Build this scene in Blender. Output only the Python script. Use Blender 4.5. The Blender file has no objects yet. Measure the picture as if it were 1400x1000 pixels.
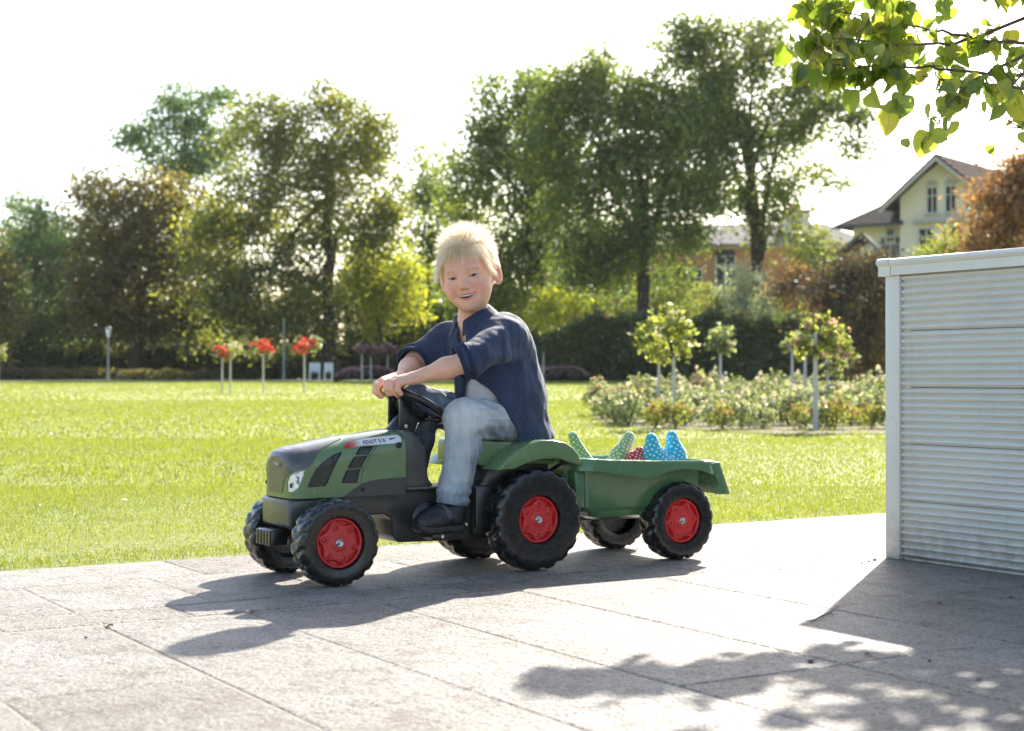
import bpy, bmesh, math, random
import numpy as np
from mathutils import Vector, Matrix, noise as mnoise
from mathutils.geometry import delaunay_2d_cdt

random.seed(7)
rng = np.random.default_rng(11)
S = bpy.context.scene
COL = S.collection
R = math.radians

# ------------------------------------------------------------------ camera
TH = R(31.63)                        # direction of the paving grid
CT, ST = math.cos(TH), math.sin(TH)
CAM_H = 0.545
cam_d = bpy.data.cameras.new('camera')
cam = bpy.data.objects.new('camera', cam_d)
COL.objects.link(cam)
cam.location = (0, 0, CAM_H)
cam.rotation_euler = (R(90.317), 0, 0)
cam_d.sensor_width = 36
cam_d.lens = 36 * 2113 / 1400
cam_d.clip_start = 0.05
cam_d.clip_end = 3000
cam_d.dof.use_dof = True
cam_d.dof.focus_distance = 4.25
cam_d.dof.aperture_fstop = 5.4
S.camera = cam

# ------------------------------------------------------------------ sky and sun
SUN_EL, SUN_AZ = R(33.9), R(20.6)    # azimuth to the right of the viewing direction (+Y)
W = bpy.data.worlds.new('World')
S.world = W
W.use_nodes = True
wn = W.node_tree
sky = wn.nodes.new('ShaderNodeTexSky')
sky.sky_type = 'NISHITA'
sky.sun_disc = False
sky.sun_elevation = SUN_EL
sky.sun_rotation = SUN_AZ
sky.altitude = 300
sky.air_density = 1.0
sky.dust_density = 2.5
sky.ozone_density = 1.0
bg = wn.nodes['Background']
bg.inputs['Strength'].default_value = 0.105
wn.links.new(sky.outputs[0], bg.inputs[0])

sd = bpy.data.lights.new('sun', 'SUN')
sd.energy = 5.0
sd.angle = R(0.55)
sd.color = (1.0, 0.93, 0.82)
sun = bpy.data.objects.new('sun', sd)
COL.objects.link(sun)
sdir = Vector((math.sin(SUN_AZ) * math.cos(SUN_EL), math.cos(SUN_AZ) * math.cos(SUN_EL), math.sin(SUN_EL)))
sun.rotation_euler = sdir.to_track_quat('Z', 'Y').to_euler()
sun.location = (3, 8, 9)

vs = S.view_settings
vs.view_transform = 'Standard'
vs.look = 'None'
vs.exposure = 1.65
vs.gamma = 1
vs.use_curve_mapping = False
S.display_settings.display_device = 'sRGB'
S.cycles.use_denoising = True
S.cycles.max_bounces = 10
S.cycles.transparent_max_bounces = 8
S.cycles.sample_clamp_indirect = 8

# ------------------------------------------------------------------ helpers: coordinates
def G(u, v, z=0.0):
    return Vector((u * CT - v * ST, u * ST + v * CT, z))

def at_depth(x, y, D):
    "point at distance D ahead whose place in the 1400x1000 photo is (x, y)"
    return Vector(((x - 700) / 2113 * D, D, CAM_H + (511.7 - y) / 2113 * D))

def lawn_z(Y):
    t = min(max((Y - 12) / 70, 0), 1)
    return 0.2 * t * t * (3 - 2 * t)

# ------------------------------------------------------------------ helpers: objects
def props(o, label=None, cat=None, group=None, kind=None):
    if label: o['label'] = label
    if cat: o['category'] = cat
    if group: o['group'] = group
    if kind: o['kind'] = kind
    return o

def empty(name, loc=(0, 0, 0), rz=0.0, parent=None):
    o = bpy.data.objects.new(name, None)
    COL.objects.link(o)
    o.location = loc
    o.rotation_euler = (0, 0, rz)
    o.empty_display_size = 0.1
    if parent: o.parent = parent
    return o

def link(name, me, mat=None, parent=None, loc=None):
    o = bpy.data.objects.new(name, me)
    COL.objects.link(o)
    if mat is not None:
        me.materials.clear()
        for m in (mat if isinstance(mat, (list, tuple)) else [mat]): me.materials.append(m)
    if parent: o.parent = parent
    if loc is not None: o.location = loc
    return o

def fast_mesh(name, V, F, smooth=False, tint=None, vcol=None):
    "V (n,3) array, F (m,k) array of one polygon size"
    V = np.asarray(V, np.float32); F = np.asarray(F, np.int32)
    me = bpy.data.meshes.new(name)
    n, (m, k) = len(V), F.shape
    me.vertices.add(n); me.vertices.foreach_set('co', V.ravel())
    me.loops.add(m * k); me.loops.foreach_set('vertex_index', F.ravel())
    me.polygons.add(m)
    me.polygons.foreach_set('loop_start', np.arange(m, dtype=np.int32) * k)
    if smooth: me.polygons.foreach_set('use_smooth', np.ones(m, bool))
    if tint is not None:
        at = me.attributes.new('tint', 'FLOAT', 'FACE'); at.data.foreach_set('value', np.asarray(tint, np.float32))
    if vcol is not None:
        at = me.attributes.new('col', 'FLOAT_COLOR', 'POINT')
        c = np.ones((n, 4), np.float32); c[:, :3] = vcol
        at.data.foreach_set('color', c.ravel())
    me.update(calc_edges=True)
    me.validate()
    return me

def py_mesh(name, V, F, smooth=False, angle=None):
    me = bpy.data.meshes.new(name)
    me.from_pydata([tuple(v) for v in V], [], [tuple(f) for f in F])
    if smooth or angle: me.polygons.foreach_set('use_smooth', [True] * len(me.polygons))
    me.update()
    if angle: me.set_sharp_from_angle(angle=R(angle))
    return me

class MB:
    "collects simple solids into one mesh"
    def __init__(s): s.V = []; s.F = []
    def add(s, V, F):
        o = len(s.V); s.V += [tuple(v) for v in V]; s.F += [tuple(i + o for i in f) for f in F]; return s
    def box(s, c, d, M=None):
        x, y, z = (q / 2 for q in d)
        V = [Vector((sx * x, sy * y, sz * z)) for sx in (-1, 1) for sy in (-1, 1) for sz in (-1, 1)]
        V = [(M @ v if M else v) + Vector(c) for v in V]
        return s.add(V, [(0, 1, 3, 2), (4, 6, 7, 5), (0, 4, 5, 1), (2, 3, 7, 6), (0, 2, 6, 4), (1, 5, 7, 3)])
    def tube(s, pts, rad, n=8, cap=True, squash=None):
        pts = [Vector(p) for p in pts]
        rad = [rad] * len(pts) if not hasattr(rad, '__len__') else rad
        V = []; F = []
        ref = None
        for i, p in enumerate(pts):
            t = (pts[min(i + 1, len(pts) - 1)] - pts[max(i - 1, 0)])
            t = t.normalized() if t.length > 1e-9 else Vector((0, 0, 1))
            if ref is None:
                ref = t.orthogonal().normalized()
            ref = (ref - t * ref.dot(t)).normalized()
            b = t.cross(ref)
            for j in range(n):
                a = 2 * math.pi * j / n
                V.append(p + (ref * math.cos(a) + b * math.sin(a)) * rad[i])
        for i in range(len(pts) - 1):
            for j in range(n):
                F.append((i * n + j, i * n + (j + 1) % n, (i + 1) * n + (j + 1) % n, (i + 1) * n + j))
        if cap:
            F.append(tuple(range(n - 1, -1, -1)))
            F.append(tuple((len(pts) - 1) * n + j for j in range(n)))
        return s.add(V, F)
    def lathe(s, prof, n=32, M=None, closed=False):
        "profile of (r, h) turned round local Z"
        V = []; F = []
        for r, h in prof:
            for j in range(n):
                a = 2 * math.pi * j / n
                v = Vector((r * math.cos(a), r * math.sin(a), h)); V.append(M @ v if M else v)
        k = len(prof)
        for i in range(k if closed else k - 1):
            for j in range(n):
                F.append((i * n + j, i * n + (j + 1) % n, ((i + 1) % k) * n + (j + 1) % n, ((i + 1) % k) * n + j))
        if not closed:
            if prof[0][0] > 1e-6: F.append(tuple(range(n - 1, -1, -1)))
            if prof[-1][0] > 1e-6: F.append(tuple((k - 1) * n + j for j in range(n)))
        return s.add(V, F)
    def prism(s, poly, y0, y1, axes='xz'):
        "polygon in two axes pushed along the third"
        n = len(poly)
        def P(p, h):
            if axes == 'xz': return (p[0], h, p[1])
            if axes == 'xy': return (p[0], p[1], h)
            return (h, p[0], p[1])
        V = [P(p, y0) for p in poly] + [P(p, y1) for p in poly]
        F = [tuple(range(n)), tuple(range(2 * n - 1, n - 1, -1))] + [(i, i + n, (i + 1) % n + n, (i + 1) % n) for i in range(n)]
        return s.add(V, F)
    def build(s, name, mat, parent=None, bevel=0, seg=2, angle=40, loc=None):
        me = bpy.data.meshes.new(name)
        bm = bmesh.new()
        vs_ = [bm.verts.new(v) for v in s.V]
        for f in s.F:
            try: bm.faces.new([vs_[i] for i in f])
            except ValueError: pass
        bmesh.ops.remove_doubles(bm, verts=bm.verts, dist=1e-6)
        bmesh.ops.recalc_face_normals(bm, faces=bm.faces)
        if bevel:
            ed = [e for e in bm.edges if len(e.link_faces) == 2 and e.calc_face_angle(0) > R(25)]
            bmesh.ops.bevel(bm, geom=ed, offset=bevel, segments=seg, affect='EDGES', profile=0.5, clamp_overlap=True)
        for f in bm.faces: f.smooth = True
        bm.to_mesh(me); bm.free()
        me.set_sharp_from_angle(angle=R(angle))
        return link(name, me, mat, parent, loc)

# ------------------------------------------------------------------ helpers: materials
class NT:
    def __init__(s, name):
        s.m = bpy.data.materials.new(name); s.m.use_nodes = True
        s.t = s.m.node_tree; s.n = s.t.nodes; s.b = s.n['Principled BSDF']; s.out = s.n['Material Output']
    def new(s, typ, **kw):
        n = s.n.new('ShaderNode' + typ)
        for k, v in kw.items():
            if k in n.inputs.keys(): pass
            setattr(n, k, v)
        return n
    def l(s, a, b): s.t.links.new(a, b)
    def tc(s, which='Object'):
        return s.new('TexCoord').outputs[which]
    def mapping(s, vec, scale=(1, 1, 1), rot=(0, 0, 0), loc=(0, 0, 0)):
        m = s.new('Mapping'); m.inputs['Scale'].default_value = scale; m.inputs['Rotation'].default_value = rot
        m.inputs['Location'].default_value = loc
        s.l(vec, m.inputs[0]); return m.outputs[0]
    def noise(s, vec, scale, detail=4, rough=.55, dist=0):
        n = s.new('TexNoise'); n.inputs['Scale'].default_value = scale; n.inputs['Detail'].default_value = detail
        n.inputs['Roughness'].default_value = rough; n.inputs['Distortion'].default_value = dist
        if vec is not None: s.l(vec, n.inputs['Vector'])
        return n.outputs['Fac']
    def voro(s, vec, scale, feature='F1', out='Distance', rand=1.0):
        n = s.new('TexVoronoi'); n.feature = feature; n.inputs['Scale'].default_value = scale
        n.inputs['Randomness'].default_value = rand
        if vec is not None: s.l(vec, n.inputs['Vector'])
        return n.outputs[out]
    def ramp(s, fac, stops, interp='LINEAR'):
        r = s.new('ValToRGB'); e = r.color_ramp.elements; r.color_ramp.interpolation = interp
        while len(e) < len(stops): e.new(0.5)
        for q, (p, c) in zip(e, stops):
            q.position = p; q.color = (c, c, c, 1) if not hasattr(c, '__len__') else (*c, 1)
        s.l(fac, r.inputs[0]); return r.outputs[0]
    def mix(s, fac, a, b, typ='MIX'):
        m = s.new('Mix'); m.data_type = 'RGBA'; m.blend_type = typ
        for k_, v in ((0, fac), (6, a), (7, b)):
            sock = m.inputs[k_]
            if isinstance(v, bpy.types.NodeSocket): s.l(v, sock)
            elif hasattr(v, '__len__'): sock.default_value = (*v, 1) if len(v) == 3 else v
            else: sock.default_value = v if k_ == 0 else (v, v, v, 1)
        return m.outputs[2]
    def math(s, op, a, b=0.0, c=None):
        m = s.new('Math'); m.operation = op
        for i, v in enumerate((a, b) if c is None else (a, b, c)):
            if isinstance(v, bpy.types.NodeSocket): s.l(v, m.inputs[i])
            else: m.inputs[i].default_value = v
        return m.outputs[0]
    def bump(s, h, strength=.3, dist=.01):
        b = s.new('Bump'); b.inputs['Strength'].default_value = strength; b.inputs['Distance'].default_value = dist
        s.l(h, b.inputs['Height']); s.l(b.outputs[0], s.b.inputs['Normal']); return b.outputs[0]
    def set(s, **kw):
        for k, v in kw.items():
            k = k.replace('_', ' ')
            i = s.b.inputs[k]
            if isinstance(v, bpy.types.NodeSocket): s.l(v, i)
            elif hasattr(v, '__len__'): i.default_value = (*v, 1) if len(v) == 3 and i.type == 'RGBA' else v
            else: i.default_value = v
        return s

def simple(name, col, rough=.5, var=.12, scale=30, bump=.0, bscale=200, bdist=.001, metal=0, spec=.5, sss=0):
    t = NT(name)
    v = t.tc()
    n = t.noise(v, scale, 5)
    lo = tuple(c * (1 - var) for c in col); hi = tuple(min(1, c * (1 + var)) for c in col)
    t.set(Base_Color=t.ramp(n, [(.3, lo), (.7, hi)]), Metallic=metal)
    t.set(Roughness=t.ramp(t.noise(v, scale * 2.3, 3), [(.3, max(0, rough - .07)), (.7, min(1, rough + .07))]))
    t.b.inputs['Specular IOR Level'].default_value = spec
    if bump: t.bump(t.noise(v, bscale, 3), bump, bdist)
    if sss:
        t.b.inputs['Subsurface Weight'].default_value = sss
    return t.m

def leaf_mat(name, stops, trans=.45, gloss=.06, rough=.45):
    "leaves: colour from the face attribute tint; light shows through"
    t = NT(name)
    a = t.new('Attribute'); a.attribute_name = 'tint'
    c = t.ramp(a.outputs['Fac'], stops)
    d = t.new('BsdfDiffuse'); tr = t.new('BsdfTranslucent'); gl = t.new('BsdfGlossy')
    gl.inputs['Roughness'].default_value = rough
    gl.inputs['Color'].default_value = (.8, .85, .8, 1)
    t.l(c, d.inputs[0])
    h = t.mix(1.0, c, (1.0, 1.0, .55), 'MULTIPLY')
    h2 = t.mix(1.0, h, (1.9, 1.9, 1.9), 'MULTIPLY')
    t.l(h2, tr.inputs[0])
    m1 = t.new('MixShader'); m1.inputs[0].default_value = trans
    t.l(d.outputs[0], m1.inputs[1]); t.l(tr.outputs[0], m1.inputs[2])
    m2 = t.new('MixShader'); m2.inputs[0].default_value = gloss
    t.l(m1.outputs[0], m2.inputs[1]); t.l(gl.outputs[0], m2.inputs[2])
    t.l(m2.outputs[0], t.out.inputs[0])
    t.n.remove(t.b)
    return t.m

# ------------------------------------------------------------------ helpers: smooth solids from distance functions
def surface_nets(fn, lo, hi, h, smooth=1):
    "mesh of fn(P)=0; only blocks near the surface are evaluated"
    lo = np.array(lo, float); hi = np.array(hi, float)
    B = 12
    n = (np.ceil((hi - lo) / h / B).astype(int)) * B + 1
    D = np.full(n, 1.0, np.float32)
    nb = (n - 1) // B
    bi = np.stack(np.meshgrid(*[np.arange(k) for k in nb], indexing='ij'), -1).reshape(-1, 3)
    cen = lo + (bi * B + B / 2) * h
    dc = fn(cen)
    lim = B / 2 * h * 1.7321 * 1.25 + h
    g = np.stack(np.meshgrid(*[np.arange(B + 1)] * 3, indexing='ij'), -1).reshape(-1, 3)
    for (i, j, k) in bi[dc < -lim] * B: D[i:i + B + 1, j:j + B + 1, k:k + B + 1] = -1
    act = bi[np.abs(dc) <= lim]
    for s in range(0, len(act), 60):
        a = act[s:s + 60]
        idx = (a[:, None, :] * B + g[None])
        val = fn((lo + idx * h).reshape(-1, 3)).astype(np.float32).reshape(len(a), -1)
        for q in range(len(a)):
            i, j, k = a[q] * B
            D[i:i + B + 1, j:j + B + 1, k:k + B + 1] = val[q].reshape(B + 1, B + 1, B + 1)
    sg = D < 0
    cnt = np.zeros(n - 1, np.uint8)
    for c in np.ndindex(2, 2, 2):
        cnt += sg[c[0]:n[0] - 1 + c[0], c[1]:n[1] - 1 + c[1], c[2]:n[2] - 1 + c[2]]
    cells = np.argwhere((cnt > 0) & (cnt < 8))
    vid = np.full(n - 1, -1, np.int32); vid[tuple(cells.T)] = np.arange(len(cells))
    acc = np.zeros((len(cells), 3)); w = np.zeros(len(cells))
    cor = np.array(list(np.ndindex(2, 2, 2)))
    val = np.stack([D[tuple((cells + c).T)] for c in cor], 1)
    for e0 in range(8):
        for ax in range(3):
            if cor[e0][ax]: continue
            c1 = cor[e0].copy(); c1[ax] = 1; e1 = int(c1 @ [4, 2, 1])
            a, b = val[:, e0], val[:, e1]
            m = (a < 0) != (b < 0)
            t = np.where(m, a / np.where(m, a - b, 1), 0)
            p = cor[e0] + np.outer(t, c1 - cor[e0])
            acc += p * m[:, None]; w += m
    V = lo + (cells + acc / w[:, None]) * h
    F = []
    for ax in range(3):
        a1, a2 = [(1, 2), (2, 0), (0, 1)][ax]
        sl0 = [slice(1, n[0] - 1)] * 3
        s0 = [slice(1, n[q] - 1) for q in range(3)]; s0[ax] = slice(0, n[ax] - 1)
        s1 = list(s0); s1[ax] = slice(1, n[ax])
        A = sg[tuple(s0)]; Bq = sg[tuple(s1)]
        e = np.argwhere(A != Bq)
        flip = A[tuple(e.T)]
        e = e + [1 if q != ax else 0 for q in range(3)]
        o1 = np.zeros(3, int); o1[a1] = 1; o2 = np.zeros(3, int); o2[a2] = 1
        q0 = vid[tuple((e - o1 - o2).T)]; q1 = vid[tuple((e - o2).T)]; q2 = vid[tuple(e.T)]; q3 = vid[tuple((e - o1).T)]
        f = np.stack([q0, q1, q2, q3], 1)
        f[~flip] = f[~flip][:, ::-1]
        F.append(f)
    F = np.concatenate(F)
    F = F[(F >= 0).all(1)]
    for _ in range(smooth):
        acc = np.zeros_like(V); w = np.zeros(len(V))
        for i in range(4):
            a, b = F[:, i], F[:, (i + 1) % 4]
            np.add.at(acc, a, V[b]); np.add.at(acc, b, V[a]); np.add.at(w, a, 1); np.add.at(w, b, 1)
        V = V * .5 + .5 * acc / np.maximum(w, 1)[:, None]
    return V, F

def sd_ell(P, c, r, M=None):
    p = P - np.array(c)
    if M is not None: p = p @ M
    r = np.array(r)
    k0 = np.linalg.norm(p / r, axis=1); k1 = np.linalg.norm(p / (r * r), axis=1)
    return k0 * (k0 - 1) / np.maximum(k1, 1e-9)
def sd_cap(P, a, b, ra, rb=None):
    a = np.array(a, float); b = np.array(b, float); rb = ra if rb is None else rb
    ab = b - a; t = np.clip((P - a) @ ab / (ab @ ab), 0, 1)
    return np.linalg.norm(P - a - t[:, None] * ab, axis=1) - (ra + (rb - ra) * t)
def sd_chain(P, pts, rad, k=.01):
    d = None
    for i in range(len(pts) - 1):
        e = sd_cap(P, pts[i], pts[i + 1], rad[i], rad[i + 1])
        d = e if d is None else smin(d, e, k)
    return d
def sd_box(P, c, half, r=0.0, M=None):
    p = P - np.array(c)
    if M is not None: p = p @ M
    q = np.abs(p) - (np.array(half) - r)
    return np.linalg.norm(np.maximum(q, 0), axis=1) + np.minimum(q.max(1), 0) - r
def smin(a, b, k):
    h = np.maximum(k - np.abs(a - b), 0) / k
    return np.minimum(a, b) - h * h * k * .25
def smax(a, b, k): return -smin(-a, -b, k)
def rotm(ax, ay, az):
    return np.array(Matrix.Rotation(az, 3, 'Z') @ Matrix.Rotation(ay, 3, 'Y') @ Matrix.Rotation(ax, 3, 'X'))
_hash = np.random.default_rng(5).random(4096).astype(np.float32)
def vnoise(P, s, seed=0):
    "smooth value noise in -1..1"
    p = P * s + seed * 17.31; i = np.floor(p).astype(int); f = p - i; f = f * f * (3 - 2 * f)
    out = 0
    for c in np.ndindex(2, 2, 2):
        h = _hash[((i[:, 0] + c[0]) * 73 + (i[:, 1] + c[1]) * 179 + (i[:, 2] + c[2]) * 283) % 4096]
        w = np.prod(np.where(np.array(c), f, 1 - f), axis=1)
        out = out + h * w
    return out * 2 - 1

def box_uv(me, scale=1.0):
    "UV in metres from the main direction of each face, so that printed dots keep their size"
    n = len(me.polygons)
    nor = np.empty(n * 3); me.polygons.foreach_get('normal', nor); nor = nor.reshape(-1, 3)
    tot = np.empty(n, int); me.polygons.foreach_get('loop_total', tot)
    li = np.empty(len(me.loops), int); me.loops.foreach_get('vertex_index', li)
    co = np.empty(len(me.vertices) * 3); me.vertices.foreach_get('co', co); co = co.reshape(-1, 3)[li]
    ax = np.repeat(np.abs(nor).argmax(1), tot)
    uv = np.where((ax == 0)[:, None], co[:, [1, 2]], np.where((ax == 1)[:, None], co[:, [0, 2]], co[:, [0, 1]]))
    l = me.uv_layers.new(name='UVMap'); l.data.foreach_set('uv', (uv * scale).ravel())
# ================================================================== PAVING
def mat_granite():
    t = NT('granite')
    v = t.tc('Object')
    oi = t.new('ObjectInfo')
    off = t.new('VectorMath'); off.operation = 'ADD'
    t.l(v, off.inputs[0])
    cx = t.new('CombineXYZ'); t.l(t.math('MULTIPLY', oi.outputs['Random'], 37.0), cx.inputs[0]); t.l(t.math('MULTIPLY', oi.outputs['Random'], 91.0), cx.inputs[1])
    t.l(cx.outputs[0], off.inputs[1])
    p = off.outputs[0]
    base = t.ramp(t.noise(p, 2.6, 7, .68), [(.25, (.315, .283, .25)), (.45, (.425, .40, .365)), (.6, (.475, .455, .425)), (.8, (.55, .53, .505))])
    blot = t.ramp(t.noise(p, 11, 5, .7, .4), [(.34, (.70, .66, .61)), (.5, (1, 1, 1)), (.72, (1.10, 1.08, 1.06))])
    c = t.mix(1.0, base, blot, 'MULTIPLY')
    # crystals: pale and dark flecks, then shade in the pits of the flamed surface, painted dark
    gr = t.noise(p, 120, 4, .78)
    grain = t.ramp(gr, [(.36, (.30, .29, .28)), (.45, (.74, .73, .72)), (.53, (1.0, 1.0, 1.0)), (.68, (1.28, 1.25, 1.20))])
    c = t.mix(.9, c, grain, 'MULTIPLY')
    pn = t.noise(p, 46, 5, .72)
    pit_shade = t.ramp(pn, [(.33, 1), (.47, 0)])
    spots = t.ramp(t.voro(p, 36), [(.05, 0), (.10, 1)])
    keep = t.ramp(t.noise(p, 9, 3), [(.50, 0), (.6, 1)])
    sp = t.math('MULTIPLY', t.math('SUBTRACT', 1.0, spots), keep)
    c = t.mix(t.math('MULTIPLY', pit_shade, .72), c, (.10, .090, .080))
    c = t.mix(t.math('MULTIPLY', sp, .8), c, (.07, .062, .058))
    rnd = t.ramp(oi.outputs['Random'], [(0, (.84, .81, .78)), (.35, (.97, .94, .91)), (.7, (1.02, 1.01, 1.0)), (1, (1.10, 1.09, 1.08))])
    c = t.mix(1.0, c, rnd, 'MULTIPLY')
    t.set(Base_Color=c, Roughness=.50)
    t.b.inputs['Specular IOR Level'].default_value = .3
    h = t.math('ADD', t.math('MULTIPLY', pn, 1.5), t.math('MULTIPLY', gr, .45))
    h = t.math('ADD', h, t.math('MULTIPLY', t.noise(p, 17, 3), .7))
    t.bump(h, 1.0, .026)
    return t.m
M_GRANITE = mat_granite()
M_JOINT = simple('joint_sand', (.25, .215, .175), .9, .35, 60, .6, 300, .002)
M_DUST = simple('groove_sand', (.36, .29, .21), .9, .2, 40, .5, 300, .002)

paving = props(empty('pavement', (0, 0, 0), TH), kind='structure')
bed = MB().box((3.0, 1.695, -.0522), (11.0, 5.38, .10)).build('joint_bed', M_JOINT, paving)

def slab(u0, u1, v0, v1, name='paving_slab', gap=.0045, top=None):
    top = random.uniform(-.0004, .0004) if top is None else top
    g = gap / 2
    x0, x1, y0, y1 = u0 + g + random.uniform(0, .002), u1 - g - random.uniform(0, .002), v0 + g, v1 - g
    cx, cy = (x0 + x1) / 2, (y0 + y1) / 2
    c = .003
    V = []
    for (d, z) in ((0, -.014), (0, -.0018), (c, 0)):
        V += [(sx * ((x1 - x0) / 2 - d), sy * ((y1 - y0) / 2 - d), z) for sx, sy in ((-1, -1), (1, -1), (1, 1), (-1, 1))]
    F = [(8, 9, 10, 11)] + [(k * 4 + i, k * 4 + (i + 1) % 4, k * 4 + 4 + (i + 1) % 4, k * 4 + 4 + i) for k in (0, 1) for i in range(4)]
    o = link(name, py_mesh(name, V, F), M_GRANITE, paving, (cx, cy, top))
    o.rotation_euler = (random.uniform(-.0005, .0005), random.uniform(-.0005, .0005), 0)

UM = [-2.3, -1.9, -1.53, -1.12, -.78, -.42, -.06, .285, .627, 1.0, 1.337, 1.664, 2.056, 2.512, 2.90, 3.24, 3.62, 4.05, 4.41, 4.83, 5.2, 5.62, 6.0, 6.4, 6.85, 7.3, 7.8, 8.3]
UA = [-2.3, -1.45, -.48, .52, 1.50, 2.48, 3.463, 4.44, 5.42, 6.4, 7.3, 8.3]
UC = [-2.3, -1.6, -1.0, -.35, .17, .80, 1.22, 1.53, 1.95, 2.37, 2.68, 2.97, 3.22, 3.75, 4.3, 4.9, 5.6, 6.2, 6.9, 7.6, 8.3]
for a, b in zip(UA, UA[1:]): slab(a, b, 4.02, 4.385)
for a, b in zip(UM, UM[1:]):
    if a > 3.1:
        slab(a, b, 3.745, 4.02); slab(a, b, 3.525, 3.745)
    else:
        slab(a, b, 3.525, 4.02)
    ends = [3.325]
    first = {.285: 2.65, .627: 2.65, 1.664: 2.15, 2.056: 2.15, 2.512: 2.12}.get(a)
    ends.append(first if first else 3.325 - random.uniform(.95, 1.35))
    while ends[-1] > -.9: ends.append(max(-.98, ends[-1] - random.choice((.62, .8, .95, 1.1))))
    for hi, lo in zip(ends, ends[1:]):
        if hi - lo > .03: slab(a, b, lo, hi)
for a, b in zip(UC, UC[1:]): slab(a, b, 3.345, 3.507, 'strip_stone', .004)
# two sand filled grooves either side of the narrow strip
link('groove_sand', MB().box((3.0, 3.516, -.008), (10.6, .020, .008)).box((3.0, 3.335, -.008), (10.6, .024, .009)).build('tmp', M_DUST).data, M_DUST, paving)
bpy.data.objects.remove(bpy.data.objects['tmp'])

# ================================================================== LAWN
def mat_lawn():
    t = NT('lawn')
    v = t.tc('Object')
    big = t.noise(v, .35, 5, .6)
    fine = t.noise(v, 9, 6, .7)
    c = t.ramp(big, [(.3, (.145, .160, .018)), (.55, (.170, .182, .022)), (.75, (.195, .20, .030))])
    c = t.mix(.6, c, t.ramp(fine, [(.3, (.6, .64, .55)), (.5, (1, 1, 1)), (.72, (1.3, 1.25, 1.15))]), 'MULTIPLY')
    t.set(Base_Color=c, Roughness=.75)
    t.b.inputs['Sheen Weight'].default_value = .5
    t.b.inputs['Sheen Roughness'].default_value = .4
    t.b.inputs['Sheen Tint'].default_value = (.8, .9, .25, 1)
    t.bump(t.math('ADD', t.noise(v, 22, 5, .7), t.noise(v, 3, 3)), .9, .06)
    return t.m
M_LAWN = mat_lawn()

def edge_y(x):            # lawn starts where the paving ends: v = 4.385
    return (4.388 + x * ST) / CT
def build_lawn():
    xs = np.concatenate([np.linspace(-400, -30, 12), np.linspace(-26, 26, 60), np.linspace(30, 400, 12)])
    V = []; F = []
    ts = [0, .4, 1, 2, 4, 7, 11, 16, 22, 30, 40, 52, 66, 84, 100, 130, 180, 260, 420, 700]
    for x in xs:
        # beyond the paved part the edge bends away so that the sheet also runs left and right of it
        y0 = edge_y(min(max(x, -7), 7.6))
        for q in ts:
            y = y0 + q
            V.append((x, y, (lawn_z(y) if y > 12 else 0) - .012 * (q == 0) + (0.012 * mnoise.noise((x * .3, y * .3, 0)) if q > 0 else 0)))
    m = len(ts)
    for i in range(len(xs) - 1):
        for j in range(m - 1):
            F.append((i * m + j, (i + 1) * m + j, (i + 1) * m + j + 1, i * m + j + 1))
    props(link('lawn', py_mesh('lawn', V, F, True), M_LAWN), kind='structure')
build_lawn()
# plain earth under everything out of the picture
props(MB().box((0, 150, -.35), (900, 900, .4)).build('ground', simple('earth', (.12, .10, .07), .95, .3, 2)), kind='structure')

M_BLADE = leaf_mat('grass_blade', [(0, (.065, .085, .011)), (.45, (.140, .165, .016)), (.8, (.19, .205, .024)), (1, (.30, .28, .10))], .50, .06, .5)
def grass():
    P = []; Hh = []
    def band(y0, y1, n, h, wd):
        k = 0
        x = rng.uniform(-1, 1, n); y = np.sqrt(rng.uniform(y0 * y0, y1 * y1, n))
        X = x * (y * .36 + .8)
        ok = y > np.array([edge_y(q) for q in X]) + .0
        # patchy growth
        pn = vnoise(np.stack([X, y, 0 * y], 1), 1.3) + .6 * vnoise(np.stack([X, y, 0 * y], 1), 4.1, 3)
        ok &= rng.random(n) < .85 + .18 * pn
        X, y, pn = X[ok], y[ok], pn[ok]
        P.append(np.stack([X, y, np.where(y > 12, [lawn_z(q) for q in y], 0)], 1)); Hh.append(np.stack([h * (1 + .15 * pn + rng.uniform(-.4, .4, len(X))), np.full(len(X), wd), pn], 1))
    band(3.0, 7.5, 230000, .0135, .0034)
    band(7.5, 13, 120000, .019, .0070)
    band(13, 30, 110000, .024, .018)
    band(30, 70, 60000, .030, .05)
    P = np.concatenate(P); Hh = np.concatenate(Hh); n = len(P)
    a = rng.uniform(0, 2 * np.pi, n); lean = rng.uniform(.1, 1.0, n); la = rng.uniform(0, 2 * np.pi, n)
    h, w = Hh[:, 0], Hh[:, 1]
    side = np.stack([np.cos(a), np.sin(a), 0 * a], 1) * w[:, None] * .5
    tip = np.stack([np.cos(la) * lean * h, np.sin(la) * lean * h, h], 1)
    V = np.stack([P - side, P + side, P + tip], 1).reshape(-1, 3)
    F = np.arange(n * 3).reshape(-1, 3)
    tint = np.clip(.47 + .10 * Hh[:, 2] + rng.normal(0, .12, n) + (rng.random(n) < .015) * .4, 0, 1)
    props(link('grass', fast_mesh('grass', V, F, tint=tint), M_BLADE), 'short green lawn grass with drier yellow patches beside the paving', 'grass', kind='stuff')
grass()
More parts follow.
